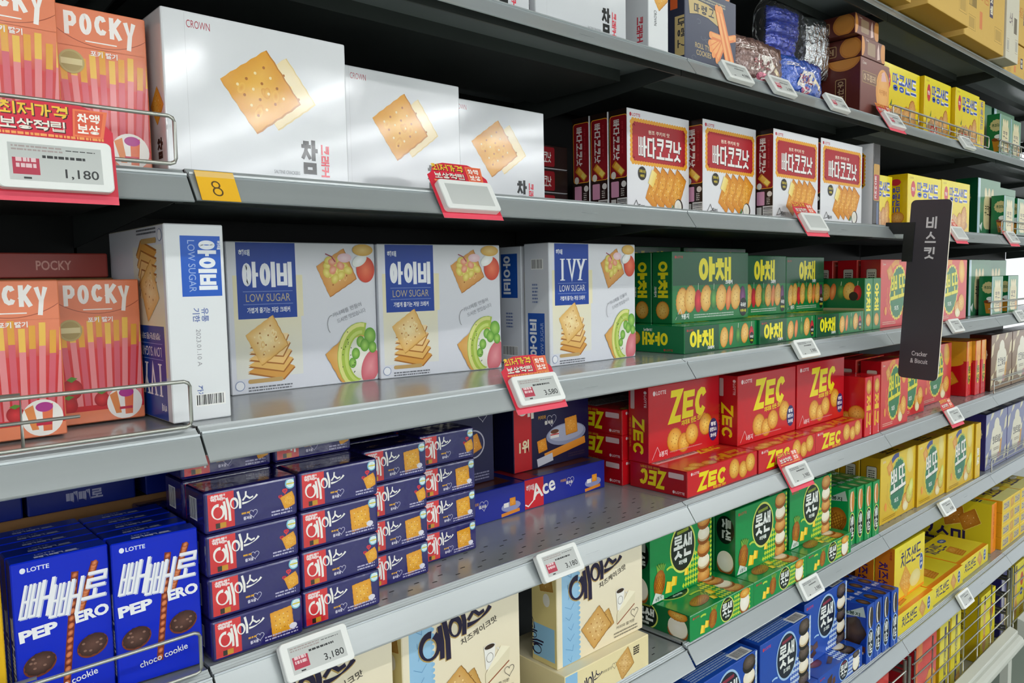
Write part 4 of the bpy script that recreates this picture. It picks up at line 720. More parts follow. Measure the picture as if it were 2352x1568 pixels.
def d_top():
    N = '#3b4258'; P = '#c9b179'
    A = Art(); A.rect(0, 0, 178, 168, '#394058', '#4a5066'); A.micro(48, 150, 90, 2, 6, '#a8a48c', .6)
    A.push(14, 96, 0); A.poly([(0, 8), (30, 14), (64, 12), (100, 0), (102, 34), (64, 46), (28, 48), (-4, 42)], '#2a2f42'); A.poly([(2, 10), (30, 16), (64, 14), (98, 3), (100, 33), (64, 44), (28, 46), (-2, 40)], P); A.hg('마렝고', 16, 18, 68, 20, 3, '#33343c', .3); A.pop()
    A.txt('ROLL TYPE', 34, 34, 60, 12, P, .01); A.txt('COOKIES', 38, 18, 50, 12, P, .01)
    for i in range(9): A.arc(30 + (i * 47 % 110), 10 + i * 17 % 90, 7, 5, i * 50, i * 50 + 250, .7, '#767a88')
    for a, L_, c in ((200, 56, 0), (214, 58, 1), (228, 60, 0), (244, 62, 1), (178, 50, 1), (20, 40, 0), (112, 0, 0)):
        if L_:
            r = math.radians(a); x, y = 136, 72; X, Y = x + L_ * math.cos(r), y + L_ * math.sin(r) * .95; A.line([(x, y), (X, Y)], 17, '#e8854c'); A.line([(x, y + 2), (X, Y + 2)], 9, '#f6b06c'); A.ell(X, Y, 6, 8, '#f2a060')
    for x0, x1 in ((108, 148), (120, 166)): A.line([(x0, 140), (x1, 16)], 16, '#e8854c'); A.line([(x0 - 1, 138), (x1 - 1, 18)], 8, '#f8b474'); A.ell(x0, 140, 8, 9, '#f2a060'); A.ell(x1, 16, 8, 9, '#f2a060')
    L = Art(); L.push(44, 100, -90); L.poly([(0, -16), (90, -16), (90, 14), (0, 14)], P); L.hg('마렝고', 6, -10, 66, 18, 2.6, '#33343c', .3); L.pop(); L.line([(26, 118), (26, 168)], 16, '#d8602c')
    DS['marengo'] = carton('roll_cookie_box', .178, .168, .05, {'*': N, 'L': '#2a2f44'}, {'F': A, 'L': L}, CARTON)
    # brown boxes with round cookie tabs
    B = '#5f2c26'
    A = Art(); A.rect(0, 0, 178, 145, '#74403a', '#8a5850'); A.ell(138, 74, 44, 58, '#eaa556', '#f4ba70'); A.arc(138, 74, 38, 51, 0, 360, 1.2, '#d08030', 30); A.arc(138, 74, 33, 45, 0, 360, 1, '#d08030', 30); A.rect(108, 62, 60, 22, '#f0b060'); A.txt('아꾸쁠레', 114, 66, 48, 13, '#c87a2c', .02)
    A.poly([(126, 100), (160, 104), (146, 128), (130, 122)], '#e8b8b4'); A.rrect(10, 82, 88, 30, 6, '#a8865c'); A.rrect(12, 84, 84, 26, 5, '#7c5648'); A.hg('아꾸쁠레', 18, 88, 72, 18, 2.4, '#cdb08c'); A.txt('Crown', 12, 128, 22, 8, '#d8c8bc', .02)
    L = Art(); L.ell(58, 145, 42, 30, '#c07a34'); L.ell(58, 145, 36, 25, '#cd883e'); L.push(50, 96, -90); L.rrect(0, -14, 84, 28, 4, '#a8865c'); L.rrect(2, -12, 80, 24, 4, '#4c241e'); L.hg('아꾸쁠레', 6, -8, 70, 16, 2, '#bfa27c'); L.pop()
    DS['brown'] = carton('round_cookie_box', .178, .145, .1, {'*': B, 'L': '#5e2a24', 'R': '#5e2a24'}, {'F': A, 'L': L}, CARTON)
    A = Art(); A.rect(0, 0, 130, 50, '#7a4a42'); A.ell(0, 25, 18, 25, '#d8924a'); A.ell(128, 25, 16, 25, '#d8924a'); A.rrect(34, 8, 46, 32, 5, '#a08468'); A.poly([(92, 4), (108, 8), (100, 46), (92, 30)], '#e4c4bc'); A.txt('Crown', 24, 40, 16, 5, '#d8c8bc', .02)
    L = Art(); L.rect(0, 0, 178, 50, '#5e2a24'); L.ell(150, 25, 28, 26, '#c07a34'); L.ell(150, 25, 23, 21, '#cd883e'); L.rrect(30, 9, 84, 28, 4, '#a8865c'); L.rrect(32, 11, 80, 24, 4, '#5a2c24'); L.hg('아꾸쁠레', 37, 15, 70, 16, 2, '#bfa27c'); L.txt('Crown', 10, 40, 20, 6, '#d8c8bc', .02)
    DS['brown_flat'] = carton('round_cookie_box', .14, .05, .178, {'*': B, 'L': '#4a1f1b'}, {'F': A, 'L': L}, CARTON)
    # transit cases
    K = '#d9b364'
    for k, bar, w2 in (('case', '#c2a05c', .2), ('case_w', '#b8b4a8', .2)):
        A = Art(); c0 = K if k == 'case' else '#d8d2c0'
        A.rect(0, 0, 300, 260, c0); A.rect(20, 24, 56, 40, '#8c7444'); A.rect(21, 25, 54, 38, c0); A.rect(28, 29, 40, 30, bar)
        A.rect(220, 30, 60, 44, '#8c7444'); A.rect(221, 31, 58, 42, c0); A.rect(228, 36, 44, 32, bar)
        if k == 'case': A.hg('더담', 110, 120, 60, 44, 3, '#d0824c'); A.rect(178, 92, 26, 78, '#5c5468'); A.txt('맛', 181, 134, 20, 26, '#e8e0cc', .05); A.txt('샘', 181, 102, 20, 26, '#e8e0cc', .05); A.rect(104, 40, 20, 50, '#dc8c5c'); A.rect(20, 90, 60, 60, '#9a8250'); A.rect(22, 92, 26, 56, '#c0a05c')
        else: A.rect(180, 90, 70, 50, '#7c7466'); A.txt('스낵', 70, 110, 70, 40, '#8a7c7c', .03)
        DS[k] = carton('shipping_case', .30, .26, .36, {'*': c0, 'B': '#b8892c' if k == 'case' else '#b0a488'}, {'F': A}, KRAFT, .003, 2)
    # bottom row
    A = Art(); A.rect(0, 0, 170, 190, '#d84850', '#e0504a'); A.rect(0, 0, 12, 190, '#e8803c'); A.rect(16, 130, 34, 44, '#e08a4c'); A.ell(120, 40, 60, 60, '#e0a02c', '#f0c050'); A.push(60, 60, 40); A.rect(0, 0, 110, 3, '#b03040'); A.pop()
    L = Art(); L.push(60, 110, -90); L.txt('CROWN', 0, 0, 30, 6, '#c8a0a0'); L.pop(); T = Art(); T.rrect(30, 12, 100, 34, 2, '#b0a8a4'); T.ell(140, 60, 12, 10, '#3c1a14'); L.ell(50, 30, 30, 22, '#c8a02c')
    DS['red_low'] = carton('cracker_box', .17, .19, .08, {'*': '#a81820', 'T': '#a01822'}, {'F': A, 'L': L, 'T': T}, GLOSS)
    A = Art(); A.rect(0, 0, 70, 240, '#ecdc3c', '#f2e450'); A.rect(30, 20, 14, 200, '#4c4468'); A.push(32, 190, -90); A.txt('크래커', 0, 0, 120, 10, '#e8e048', .04); A.pop(); A.cracker(54, 30, 14, 30); T = Art(); T.rect(0, 0, 70, 90, '#e07a1c')
    DS['yel_low'] = carton('cracker_box', .07, .24, .16, {'*': '#e4cc2c', 'L': '#d8b41c', 'T': '#e07a1c'}, {'F': A, 'T': T}, GLOSS)
    A = Art(); A.rect(0, 0, 150, 220, '#e8d820', '#efe22c'); A.rect(30, 20, 20, 190, '#e0b07c'); A.ell(40, 60, 18, 26, '#d89a4c'); A.ell(110, 150, 18, 26, '#d04828'); A.rect(96, 90, 24, 26, '#3c4ca0'); A.rect(34, 186, 14, 30, '#5c5020'); A.micro(90, 60, 40, 6, 8, '#b8641c')
    T = Art(); T.hg('사브레', 10, 20, 130, 40, 6, '#7a5c24'); L = Art(); L.push(50, 190, -90); L.hg('사브레', 0, 0, 90, 26, 4, '#5c4c1c'); L.pop(); L.rect(20, 14, 50, 50, '#c0b488')
    DS['yel_low2'] = carton('biscuit_box', .15, .22, .12, {'*': '#e8d820', 'L': '#b8a414', 'T': '#d0bc20'}, {'F': A, 'L': L, 'T': T}, GLOSS)
    A = Art(); A.hrect(10, 10, 30, 180, '#c8c8d4', '#8c8cb0'); A.rect(44, 20, 20, 120, '#d8c89c')
    DS['blue_low'] = carton('wafer_box', .08, .25, .14, {'*': '#2c2a74'}, {'F': A}, GLOSS)
    DS['tray'] = carton('display_tray', .30, .13, .16, {'*': '#7c5a38', 'T': '#1c1410'}, {}, KRAFT)
    for k, bg, tx in (('foil_br', '#7a5a52', '#8a2830'), ('foil_bl', '#2454b8', '#9c2838')):
        A = Art(); A.poly([(38, 26), (66, 58), (112, 60), (128, 40), (100, 14), (60, 8)], '#e4dcd4'); A.hg('참이스', 50, 30, 62, 20, 2.6, tx, .06); A.ell(80, 16, 20, 8, '#d06c84')
        for i in range(3): A.push(122 + i * 8, 50 - i * 3, -28); A.rect(-4, -12, 34, 9, '#d9b88c' if i % 2 else '#efdcb8'); A.pop()
        A.micro(10, 68, 40, 2, 4, '#d8ccc4')
        DS[k] = (A, bg)
# ---- pillow bag built as a puffed, crinkled shell
def pillow(name, w_, h_, d_, A, bg, m, seed=1, seal=.006):
    r = random.Random(seed); nx, nz = 28, 14; V = []; F = []; C = []
    def th(u, v): return d_ / 2 * (max(0, 1 - abs(2 * u - 1) ** 4)) ** .5 * (max(0, 1 - abs(2 * v - 1) ** 4)) ** .5
    jit = {}
    for sd in (-1, 1):
        b = len(V)
        for j in range(nz + 1):
            for i in range(nx + 1):
                u, v = i / nx, j / nz; ex = .0035 * math.sin(v * 40 + seed) if i in (0, nx) else 0
                if (i, j) not in jit: jit[i, j] = (r.uniform(-1, 1), r.uniform(-1, 1))
                y = d_ / 2 + sd * (th(u, v) + (jit[i, j][0] * .0022 if 0 < i < nx and 0 < j < nz else 0))
                V.append((u * w_ + ex, y, v * h_ + (jit[i, j][1] * .001 if 0 < j < nz else 0))); C.append(lin(bg))
        for j in range(nz):
            for i in range(nx):
                q = [b + j * (nx + 1) + i, b + j * (nx + 1) + i + 1, b + (j + 1) * (nx + 1) + i + 1, b + (j + 1) * (nx + 1) + i]
                F.append(q if sd < 0 else q[::-1])
    if A:
        b = len(V)
        for x, y, z in A.V:
            u, v = x / 1000 / w_, y / 1000 / h_; fi, fj = min(max(u, .02), .98) * nx, min(max(v, .03), .97) * nz; i, j = int(fi), int(fj)
            def Y(i, j): return d_ / 2 - (th(i / nx, j / nz) + (jit[min(i, nx), min(j, nz)][0] * .0022 if 0 < i < nx and 0 < j < nz else 0))
            a, c = fi - i, fj - j; yy = (Y(i, j) * (1 - a) + Y(i + 1, j) * a) * (1 - c) + (Y(i, j + 1) * (1 - a) + Y(i + 1, j + 1) * a) * c
            V.append((u * w_, yy - .0006 - z / 1000, v * h_))
        for t in A.T:
            p, q, s_ = (A.V[i] for i in t); ar = (q[0] - p[0]) * (s_[1] - p[1]) - (q[1] - p[1]) * (s_[0] - p[0]); F.append([b + i for i in (t if ar > 0 else t[::-1])])
        C += A.C
    return finish(name, V, F, C, (m,), smooth=True)
for f in (d_pocky, d_crown, d_butter, d_ivy, d_veg, d_zec, d_ppotto, d_pepero, d_ace, d_acecheese, d_lot, d_cheese, d_peanut, d_green, d_top): f()
# ---------------------------------------------------------------- the hall
def plane(name, x0, x1, y0, y1, z, m, flip=False):
    V = [(x0, y0, z), (x1, y0, z), (x1, y1, z), (x0, y1, z)]; return struct(ob(name, finish(name, V, [[0, 1, 2, 3] if not flip else [3, 2, 1, 0]], None, (m,))))
M_FLOOR = noisy(mat('polished grey floor', '#8f9a8f', .25), 1.2, (1, 1, 1), .08)
M_CEIL = noisy(mat('pale ceiling panels', '#b5b4ab', .8), 3, (1, 1, 1), .04)
M_LAMP = mat('white lamp housing', '#d8d8d4', .5)
plane('floor', -12, 16, -15, 6, 0, M_FLOOR); plane('ceiling', -12, 16, -15, 6, 3.7, M_CEIL, True)
M_DIFF = mat('lamp diffuser', '#fbfdff', .5, emit=15)
M_TUBE = mat('fluorescent tube', '#fbfdff', .5, emit=6)
k = 0
for x in (-1.2, .3, 1.8, 3.3, 4.8, 6.3):
    for y, nm in ((-1.15, 'near'),):
        t = tagp(ob('ceiling_light', None, None, (x, y, 3.2)), 'long white ceiling lamp over the aisle, %s from the left' % ('first second third fourth fifth sixth'.split()[int((x + 1.2) / 1.5 + .5)]), 'lamp', 'ceiling lamps over the aisle')
        ob('lamp_housing', boxes('lamp_housing', [(-.62, .62, -.06, .06, 0, .05), (-.5, -.49, -.01, .01, .05, .5), (.49, .5, -.01, .01, .05, .5)], M_LAMP), t)
        ob('lamp_tube', tubes('lamp_tube', [[(-.6, 0, -.02), (.6, 0, -.02)]], .018, M_TUBE), t)
        ld = bpy.data.lights.new('lamp_light', 'AREA'); ld.shape = 'RECTANGLE'; ld.size = 1.2; ld.size_y = .09; ld.energy = LIGHT_W; ld.color = (1, .985, .95)
        ob('lamp_light', ld, t, (0, 0, -.05))
for i in range(13):
    x = -9.5 + i * 1.5
    t = tagp(ob('ceiling_light', None, None, (x, -9, 3.3)), 'long lamp line running away across the hall, %s from the left' % ('first second third fourth fifth sixth seventh eighth ninth tenth eleventh twelfth thirteenth'.split()[i]), 'lamp', 'lamp lines across the hall')
    ob('lamp_housing', boxes('lamp_housing', [(-.09, .09, -5, 5, 0, .05), (-.01, .01, -4.8, -4.79, .05, .4), (-.01, .01, 4.79, 4.8, .05, .4)], M_LAMP), t)
    ob('lamp_diffuser', boxes('lamp_diffuser', [(-.07, .07, -5 + q * 1.6, -3.7 + q * 1.6, -.03, -.0005) for q in range(6)], M_DIFF), t)
# ---------------------------------------------------------------- the gondola: one shelf per level and bay
LV = {0: 'highest', 1: 'second highest', 2: 'third highest', 3: 'fourth highest', 4: 'fifth highest', 5: 'sixth highest', 6: 'lowest'}
BY = {-1: 'leftmost bay', 0: 'second bay from left', 1: 'middle bay behind the sign', 2: 'fourth bay from left', 3: 'rightmost near bay', 4: 'farthest bay'}
YB = D + .46
def zT(s): return ZS[s] + CZ
def yT(s): return .785 if s == 6 else D
for s in range(7):
    for b in range(-1, 5):
        if b == 4 and s > 2: continue
        xa, xb = X0 + b * BW + .0012, X0 + (b + 1) * BW - .0012; dz = -.006 if (s, b) == (5, 0) else (-.002 if b == -1 else 0)
        y, z = yT(s), zT(s) + dz
        t = tagp(ob('shelf', None, None, (xa, y, z)), 'grey metal shelf, %s level, %s' % (LV[s], BY[b]), 'shelf', 'gondola shelves')
        L = xb - xa
        V = []; F = []; box_into(V, F, 0, L, .013, YB - y, -.001, .003); MI = [0] * len(F)
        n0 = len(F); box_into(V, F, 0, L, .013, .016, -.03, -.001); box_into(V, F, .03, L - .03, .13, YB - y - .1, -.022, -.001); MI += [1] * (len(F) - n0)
        n0 = len(F)
        if s in (4, 5, 6):
            for j, (yy, off) in enumerate(((.03, 0), (.045, .5), (.075, 0), (.09, .5))):
                x = .03 + off * .042
                while x < L - .04:
                    box_into(V, F, x, x + .008, yy, yy + .0018, .003, .0032); x += .042
        MI += [2] * (len(F) - n0)
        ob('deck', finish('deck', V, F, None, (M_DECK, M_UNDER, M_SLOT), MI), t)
        prof = [(.016, .003), (.012, .0036), (.0105, .001), (.009, .0016), (.0075, -.0008), (.006, -.0002), (.0045, -.0026), (.0025, -.0016), (0, -.001),
                (-.0006, -.0032), (.0004, -.0042), (-RE + .0006, -RH + .0012), (-RE - .0006, -RH), (-RE + .0006, -RH - .0012), (-RE + .002, -RH + .001), (.002, -.0065), (.016, -.0045)]
        ob('price_rail', prism('price_rail', prof, 0, L, M_RAIL), t)
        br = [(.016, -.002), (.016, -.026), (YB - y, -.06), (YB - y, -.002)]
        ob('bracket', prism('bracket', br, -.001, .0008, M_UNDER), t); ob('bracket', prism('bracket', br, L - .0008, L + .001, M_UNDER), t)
for b in range(-1, 5):
    xa = X0 + b * BW
    tagp(ob('back_panel', boxes('back_panel', [(xa + .002, xa + BW - .002, YB + .002, YB + .02, .2, 2.9)], M_BACK)), 'black back panel behind the packs, %s' % BY[b], 'panel', 'gondola back panels')
    struct(ob('trim_%d' % (b + 2), boxes('trim', [(xa - .02, xa + .02, YB + .0205, YB + .06, 0, 2.9)], M_BACK)))
# base: bumper and wire basket under the lowest shelf
for b in (1, 2, 3):
    xa = X0 + b * BW; xe = xa + BW; 
    t = tagp(ob('wire_basket', None, None, (xa, .774, .12)), 'grey wire basket front below the lowest shelf, %s' % BY[b], 'basket')
    L = xe - xa - .02
    ob('wire_grid', tubes('wire_grid', [[(.03, -.006, h), (L, -.006, h)] for h in (.03, .075, .12, .165, .21, .25)] + [[(.06 + i * .13, 0, 0), (.06 + i * .13, 0, .275)] for i in range(int(L / .13))], .0022, M_WIRE), t)
    ob('basket_post', tubes('basket_post', [[(.02, 0, -.1), (.02, 0, .275)], [(.02, .4, -.1), (.02, .4, .275)]] + [[(.02, 0, h), (.02, .4, h)] for h in (0, .06, .12, .18, .24)], .005, M_WIRE), t)
    ob('basket_post', tubes('basket_post', [[(L + .01, 0, -.1), (L + .01, 0, .275)], [(L + .01, .4, -.1), (L + .01, .4, .275)]] + [[(L + .01, 0, h), (L + .01, .4, h)] for h in (0, .06, .12, .18, .24)], .005, M_WIRE), t)
    ob('basket_floor', boxes('basket_floor', [(.02, L, .0, .4, -.005, 0)], M_DECK), t)
t = tagp(ob('bumper_rail', None, None, (0, .74, .168)), 'off white rounded bumper rail in front of the wire baskets', 'bumper')
pr = [(.025, .032), (.002, .024), (.0, .021), (.0, .014), (.003, .012), (-.006, .010), (-.015, .004), (-.02, -.006), (-.021, -.016), (-.017, -.026), (-.008, -.032), (.0, -.034), (.025, -.034)]
ob('bumper_profile', prism('bumper_profile', pr, .9, 3.0, M_BUMP), t)
t2 = tagp(ob('bumper_rail', None, None, (0, .74, .168)), 'short piece of off white bumper rail at the right photo edge', 'bumper'); ob('bumper_profile', prism('bumper_profile', pr, 3.09, 4.2, M_BUMP), t2)
for x in (1.3, 1.9, 2.6, 2.9): ob('bumper_foot', boxes('bumper_foot', [(x, x + .04, .0, .024, -.168, -.033)], M_BUMP), t)
# ---------------------------------------------------------------- electronic price tags
TILT = -math.atan2(RE, RH)
def rr_box(name, w_, h_, d_, r, m, y0=0, col=None):
    P = []
    for cx, cz, a0 in ((w_ / 2 - r, h_ / 2 - r, 0), (-w_ / 2 + r, h_ / 2 - r, 90), (-w_ / 2 + r, -h_ / 2 + r, 180), (w_ / 2 - r, -h_ / 2 + r, 270)):
        for i in range(6): a = math.radians(a0 + 18 * i); P.append((cx + r * math.cos(a), cz + r * math.sin(a)))
    n = len(P); e = .0012; k = 1 - 2 * e / w_
    V = [(x, y0, z) for x, z in P] + [(x, y0 - d_ + e, z) for x, z in P] + [(x * k, y0 - d_, z * k) for x, z in P]
    F = [[i + n * q, i + n * (q + 1), (i + 1) % n + n * (q + 1), (i + 1) % n + n * q] for q in (0, 1) for i in range(n)] + [[2 * n + i for i in range(n)], [i for i in range(n)][::-1]]
    me = finish(name, V, F, None, (m,)); bm = bmesh.new(); bm.from_mesh(me); bmesh.ops.recalc_face_normals(bm, faces=bm.faces); bm.to_mesh(me); bm.free(); return me
M_HOUS = rr_box('tag_housing', .108, .054, .011, .006, M_WHITE)
def card_mesh(arch):
    A = Art(); R = '#d8203c'; P = [(-60, -38), (60, -38), (60, 42), (52, 50)] + ([(50, 60), (30, 68), (-20, 68), (-42, 62), (-50, 48)] if arch else [(40, 66), (-44, 66), (-52, 50)]) + [(-60, 42)]
    A.poly(P, R); A.rect(-60, -38, 120, 9, '#ea4a62')
    A.hg('최저가격', -44, 51, 62, 14, 2.6, '#241010'); A.hg('최저가격', -45, 52, 62, 13, 2, '#f4c83c'); A.hg('보상적립', -45, 36, 60, 12, 2.6, '#3c1010'); A.hg('보상적립', -46, 37, 60, 11, 1.8, '#f2ece0')
    A.poly([(20, 34), (50, 34), (56, 64), (22, 64)], '#f07a4c'); A.poly([(22, 36), (47, 36), (52, 62), (24, 62)], '#e05a3c'); A.hg('차액', 26, 50, 22, 10, 1.7, '#fbf4ec'); A.hg('보상', 25, 38, 22, 10, 1.7, '#fbf4ec')
    A.micro(-50, 31, 100, 1, 4, '#f6a45c', .7)
    V = [(x / 1000, -z / 1000 - .0003, y / 1000) for x, y, z in A.V]; F = []
    for t in A.T:
        p, q, r = (A.V[i] for i in t); ar = (q[0] - p[0]) * (r[1] - p[1]) - (q[1] - p[1]) * (r[0] - p[0]); F.append(list(t if ar > 0 else t[::-1]))
    b = len(V); n = len(P); V += [(x / 1000, 0, y / 1000) for x, y in P]; F.append([b + i for i in range(n)][::-1]); C = A.C + [lin('#d8d0cc')] * n
    return finish('promo_card', V, F, C, (PRINT,))
CARD = card_mesh(True); CARD2 = card_mesh(False)
def screen_mesh(price, red, blank=False):
    A = Art(); W, H = 86, 38; A.rect(0, 0, W, H, '#c9ccca', '#bfc3c1'); K = '#2c2e30'
    if not blank:
        A.micro(3, 34, 46, 2, 3.4, '#a89a98' if red else '#5c5e60', .5); A.micro(52, 33, 28, 1, 3, K, .3)
        if red: A.rect(3, 6, 24, 17, '#b8324c'); A.micro(6, 19, 18, 2, 6, '#e8c8cc', .7)
        A.micro(30, 24, 40, 1, 3.6, K, .8); A.txt(price, 50, 3, 32, 11, K, .01); A.rect(12, 1.5, 7, 2, K)
    V = [(x / 1000 - W / 2000, -.0112 - z / 1000, y / 1000 - H / 2000) for x, y, z in A.V]
    F = []
    for t in A.T:
        p, q, r = (A.V[i] for i in t); ar = (q[0] - p[0]) * (r[1] - p[1]) - (q[1] - p[1]) * (r[0] - p[0]); F.append(list(t if ar > 0 else t[::-1]))
    return finish('tag_screen', V, F, A.C, (PRINT,))
def price_tag(s, x, price, red, card, label, t=.3, blank=False, sc=.87, out=0):
    e = tagp(ob('price_tag', None, None, (x, yT(s) - RE * t - .004 - out, zT(s) - RH * t), (TILT, 0, 0)), label, 'price tag', 'electronic price tags on the rails'); e.scale = (sc, sc, sc)
    ob('tag_housing', M_HOUS, e); ob('tag_screen', screen_mesh(price, red, blank), e)
    if card: ob('promo_card', CARD if card == 1 else CARD2, e)
T_ = [(1, 1.355, '4,980', 0, 0, 'white price tag under the navy roll cookie box on a high shelf'), (1, 1.525, '2,980', 1, 0, 'white price tag under the brown foil wafer bag'),
      (1, 1.775, '2,980', 1, 0, 'white price tag under the gap right of the blue foil bag'), (1, 2.095, '3,480', 1, 2, 'price tag with red backing under the brown round cookie boxes'), (1, 2.64, '3,980', 0, 0, 'white price tag under yellow boxes behind the high wire guard'),
      (2, .182, '1,180', 1, 1, 'price tag with big red promotion card under the upper orange stick boxes'), (2, .683, '', 0, 1, 'glaring blank price tag with red card under the white square cracker boxes'),
      (2, 1.672, '', 0, 2, 'price tag on tilted red card under the butter biscuit boxes'), (2, 2.59, '', 0, 2, 'price tag with red card just right of the hanging sign'), (2, 3.12, '3,980', 0, 1, 'price tag with tall red card at far right under dark green boxes'),
      (3, .808, '3,580', 1, 1, 'price tag reading 3,580 with red promotion card beside blue and white cracker boxes'), (3, 1.642, '3,980', 0, 0, 'white price tag reading 3,980 under the green vegetable cracker boxes'), (3, 2.585, '3,580', 0, 0, 'white price tag right of the sign under the red sandwich cracker box'), (3, 3.25, '3,980', 0, 0, 'bluish white price tag at far right below green boxes'),
      (4, .848, '3,180', 1, 0, 'white price tag reading 3,180 on the half empty shelf'), (4, .43, '3,180', 1, 0, 'large glaring white price tag under the navy cracker packs'), (4, 1.61, '3,980', 0, 2, 'price tag with dark red card under the flat red cracker boxes'), (4, 2.59, '3,980', 0, 1, 'price tag with red card under the gap beside red sandwich cracker boxes'),
      (5, 1.674, '3,980', 0, 0, 'white price tag reading 3,980 between green and blue sandwich biscuit boxes'), (5, 2.545, '4,280', 0, 0, 'white price tag under the yellow sandwich cracker boxes'), (6, 2.548, '3,480', 0, 0, 'white price tag on the lowest rail above the wire basket')]
for s, x, p, red, card, lab in T_:
    price_tag(s, x, p, red, card, lab, t=.42 if s in (4, 5, 6) else .32, blank=not p, out=.019 if p == '1,180' else 0, sc=.87 if card else .82)
    if p == '1,180': COL.objects['price_tag.005'].rotation_euler.x = -.12
# yellow number card
A = Art(); A.rect(0, 0, 42, 38, '#f2b81c', '#f4bc24'); A.rect(0, 30, 42, 7, '#f0c878'); A.arc(19, 20.5, 4, 4.2, 0, 360, 1.7, '#5c4420', 20); A.arc(19.5, 11.6, 4.8, 5, 0, 360, 1.7, '#5c4420', 20)
V = [(x / 1000, -.0006 - z / 1000, y / 1000 - .038) for x, y, z in A.V] + [(0, 0, -.038), (.042, 0, -.038), (.042, 0, 0), (0, 0, 0)]
n = len(A.V); tagp(ob('number_card', finish('number_card', V, [list(t) for t in A.T] + [[n + 3, n + 2, n + 1, n]], A.C + [lin('#e0a818')] * 4, (PRINT,)), None, (.3185, D - .001, zT(2) + .0005), (TILT, 0, 0)), 'yellow card with number 8 on the rail beside the upper wire guard', 'card')
# ---------------------------------------------------------------- wire guards
def guard(s, xa, xb, label, h=.045, ends=(0, 1), mid=True, step=0):
    e = tagp(ob('wire_guard', None, None, (xa, D + .002, zT(s))), label, 'guard', 'wire guards along the shelf fronts'); L = xb - xa; r = .006; z0 = .006
    P = [(0, 0, z0), (0, 0, h - r), (r * .3, 0, h - r * .3), (r, 0, h), (L - r, 0, h), (L - r * .3, 0, h - r * .3), (L, 0, h - r), (L, 0, z0 + r), (L - r * .3, 0, z0 + r * .3), (L - r, 0, z0), (0, 0, z0)]
    ob('guard_frame', tubes('guard_frame', [P], .0021, M_WIRE), e)
    ob('guard_wire', tubes('guard_wire', [[(0, .006, z0 + (h - z0) * .5), (L * .85, .006, z0 + (h - z0) * .5)], [(0, .0075, h + .002), (L * .78, .0075, h + .002), (L * .78, .0075, z0)]], .0018, M_WIRE), e)
    if step: ob('guard_uprights', tubes('guard_uprights', [[(x * step, .003, z0), (x * step, .003, h)] for x in range(1, int(L / step))], .0014, M_WIRE), e)
guard(2, -.4, .302, 'wire guard before the upper orange stick boxes', .055); guard(3, -.4, .304, 'wire guard before the lower orange stick boxes', .055); guard(4, -.4, .301, 'wire guard before the blue chocolate stick boxes', .052)
guard(1, 2.13, 2.90, 'long wire guard before the yellow boxes on a high shelf', .04, step=.06); guard(1, 3.02, 3.8, 'wire guard before the green finger biscuit boxes, high shelf', .045, step=.05)
guard(2, 3.06, 3.8, 'wire guard before green finger biscuit boxes right of sign, upper', .05); guard(3, 2.97, 3.7, 'wire guard before green finger biscuit boxes, eye level shelf', .05); guard(4, 3.03, 3.8, 'wire guard before the brown and cream wafer boxes', .05); guard(5, 3.03, 3.8, 'wire guard before the blue and cream wafer boxes', .05)
# ---------------------------------------------------------------- hanging category sign
e = tagp(ob('category_sign', None, None, (2.113, .8115, CZ - .272), (0, .055, -math.pi / 2)), 'tall charcoal sign lettered Cracker and Biscuit standing out from the shelves', 'sign')
W, H = 96, 456; P = []
for cx, cy, a0 in ((W - 12, H - 12, 0), (12, H - 12, 90), (12, 12, 180), (W - 12, 12, 270)):
    for i in range(7): a = math.radians(a0 + 15 * i); P.append(((cx + 12 * math.cos(a)) / 1000, (cy + 12 * math.sin(a)) / 1000))
n = len(P); V = [(x, 0, z) for x, z in P] + [(x, .006, z) for x, z in P]; F = [[i, (i + 1) % n, (i + 1) % n + n, i + n] for i in range(n)] + [[n + i for i in range(n)][::-1]]
ob('sign_board', finish('sign_board', V, F, None, (M_CREAM,)), e)
ob('sign_face', finish('sign_face', [(x, 0, z) for x, z in P], [list(range(n))], None, (M_DARK,)), e)
A = Art(); Wt = '#e4e0e6'
for i, ch in enumerate('비스킷'): A.hg(ch, 40, 384 - i * 38, 26, 30, 4.4, Wt)
B_ = Art(); B_.txt('Cracker', 30, 60, 38, 12, Wt, .01); B_.txt('& Biscuit', 28, 41, 42, 12, Wt, .01)
for A in (A, B_):
  F = []
  for t in A.T:
    p, q, r = (A.V[i] for i in t); ar = (q[0] - p[0]) * (r[1] - p[1]) - (q[1] - p[1]) * (r[0] - p[0]); F.append(list(t if ar > 0 else t[::-1]))
  ob('sign_lettering', finish('sign_lettering', [(x / 1000, -.0003 - z / 1000, y / 1000) for x, y, z in A.V], F, A.C, (PRINT,)), e, )
ob('sign_clip', boxes('sign_clip', [(-.012, .014, -.003, .008, .30, .40), (-.06, -.01, .001, .006, .37, .40)], mat('black plastic clip', '#1c1d1e', .45)), e)
# ---------------------------------------------------------------- stocking the shelves
def P(k, s, x, y, label, cat, group=None, dz=0, rz=0, w=None, h=None, dx=0, rx=0):
    me = DS[k]; o = ob(me.name, me, None, (x, y, zT(s) + .0034 + dz), (rx, 0, math.radians(rz)))
    if w or h:
        X = max(v.co.x for v in me.vertices); Z = max(v.co.z for v in me.vertices); o.scale = (w / X if w else 1, 1, h / Z if h else 1)
    tagp(o, label, cat, group); return o
ORD = 'first second third fourth fifth sixth seventh eighth'.split()
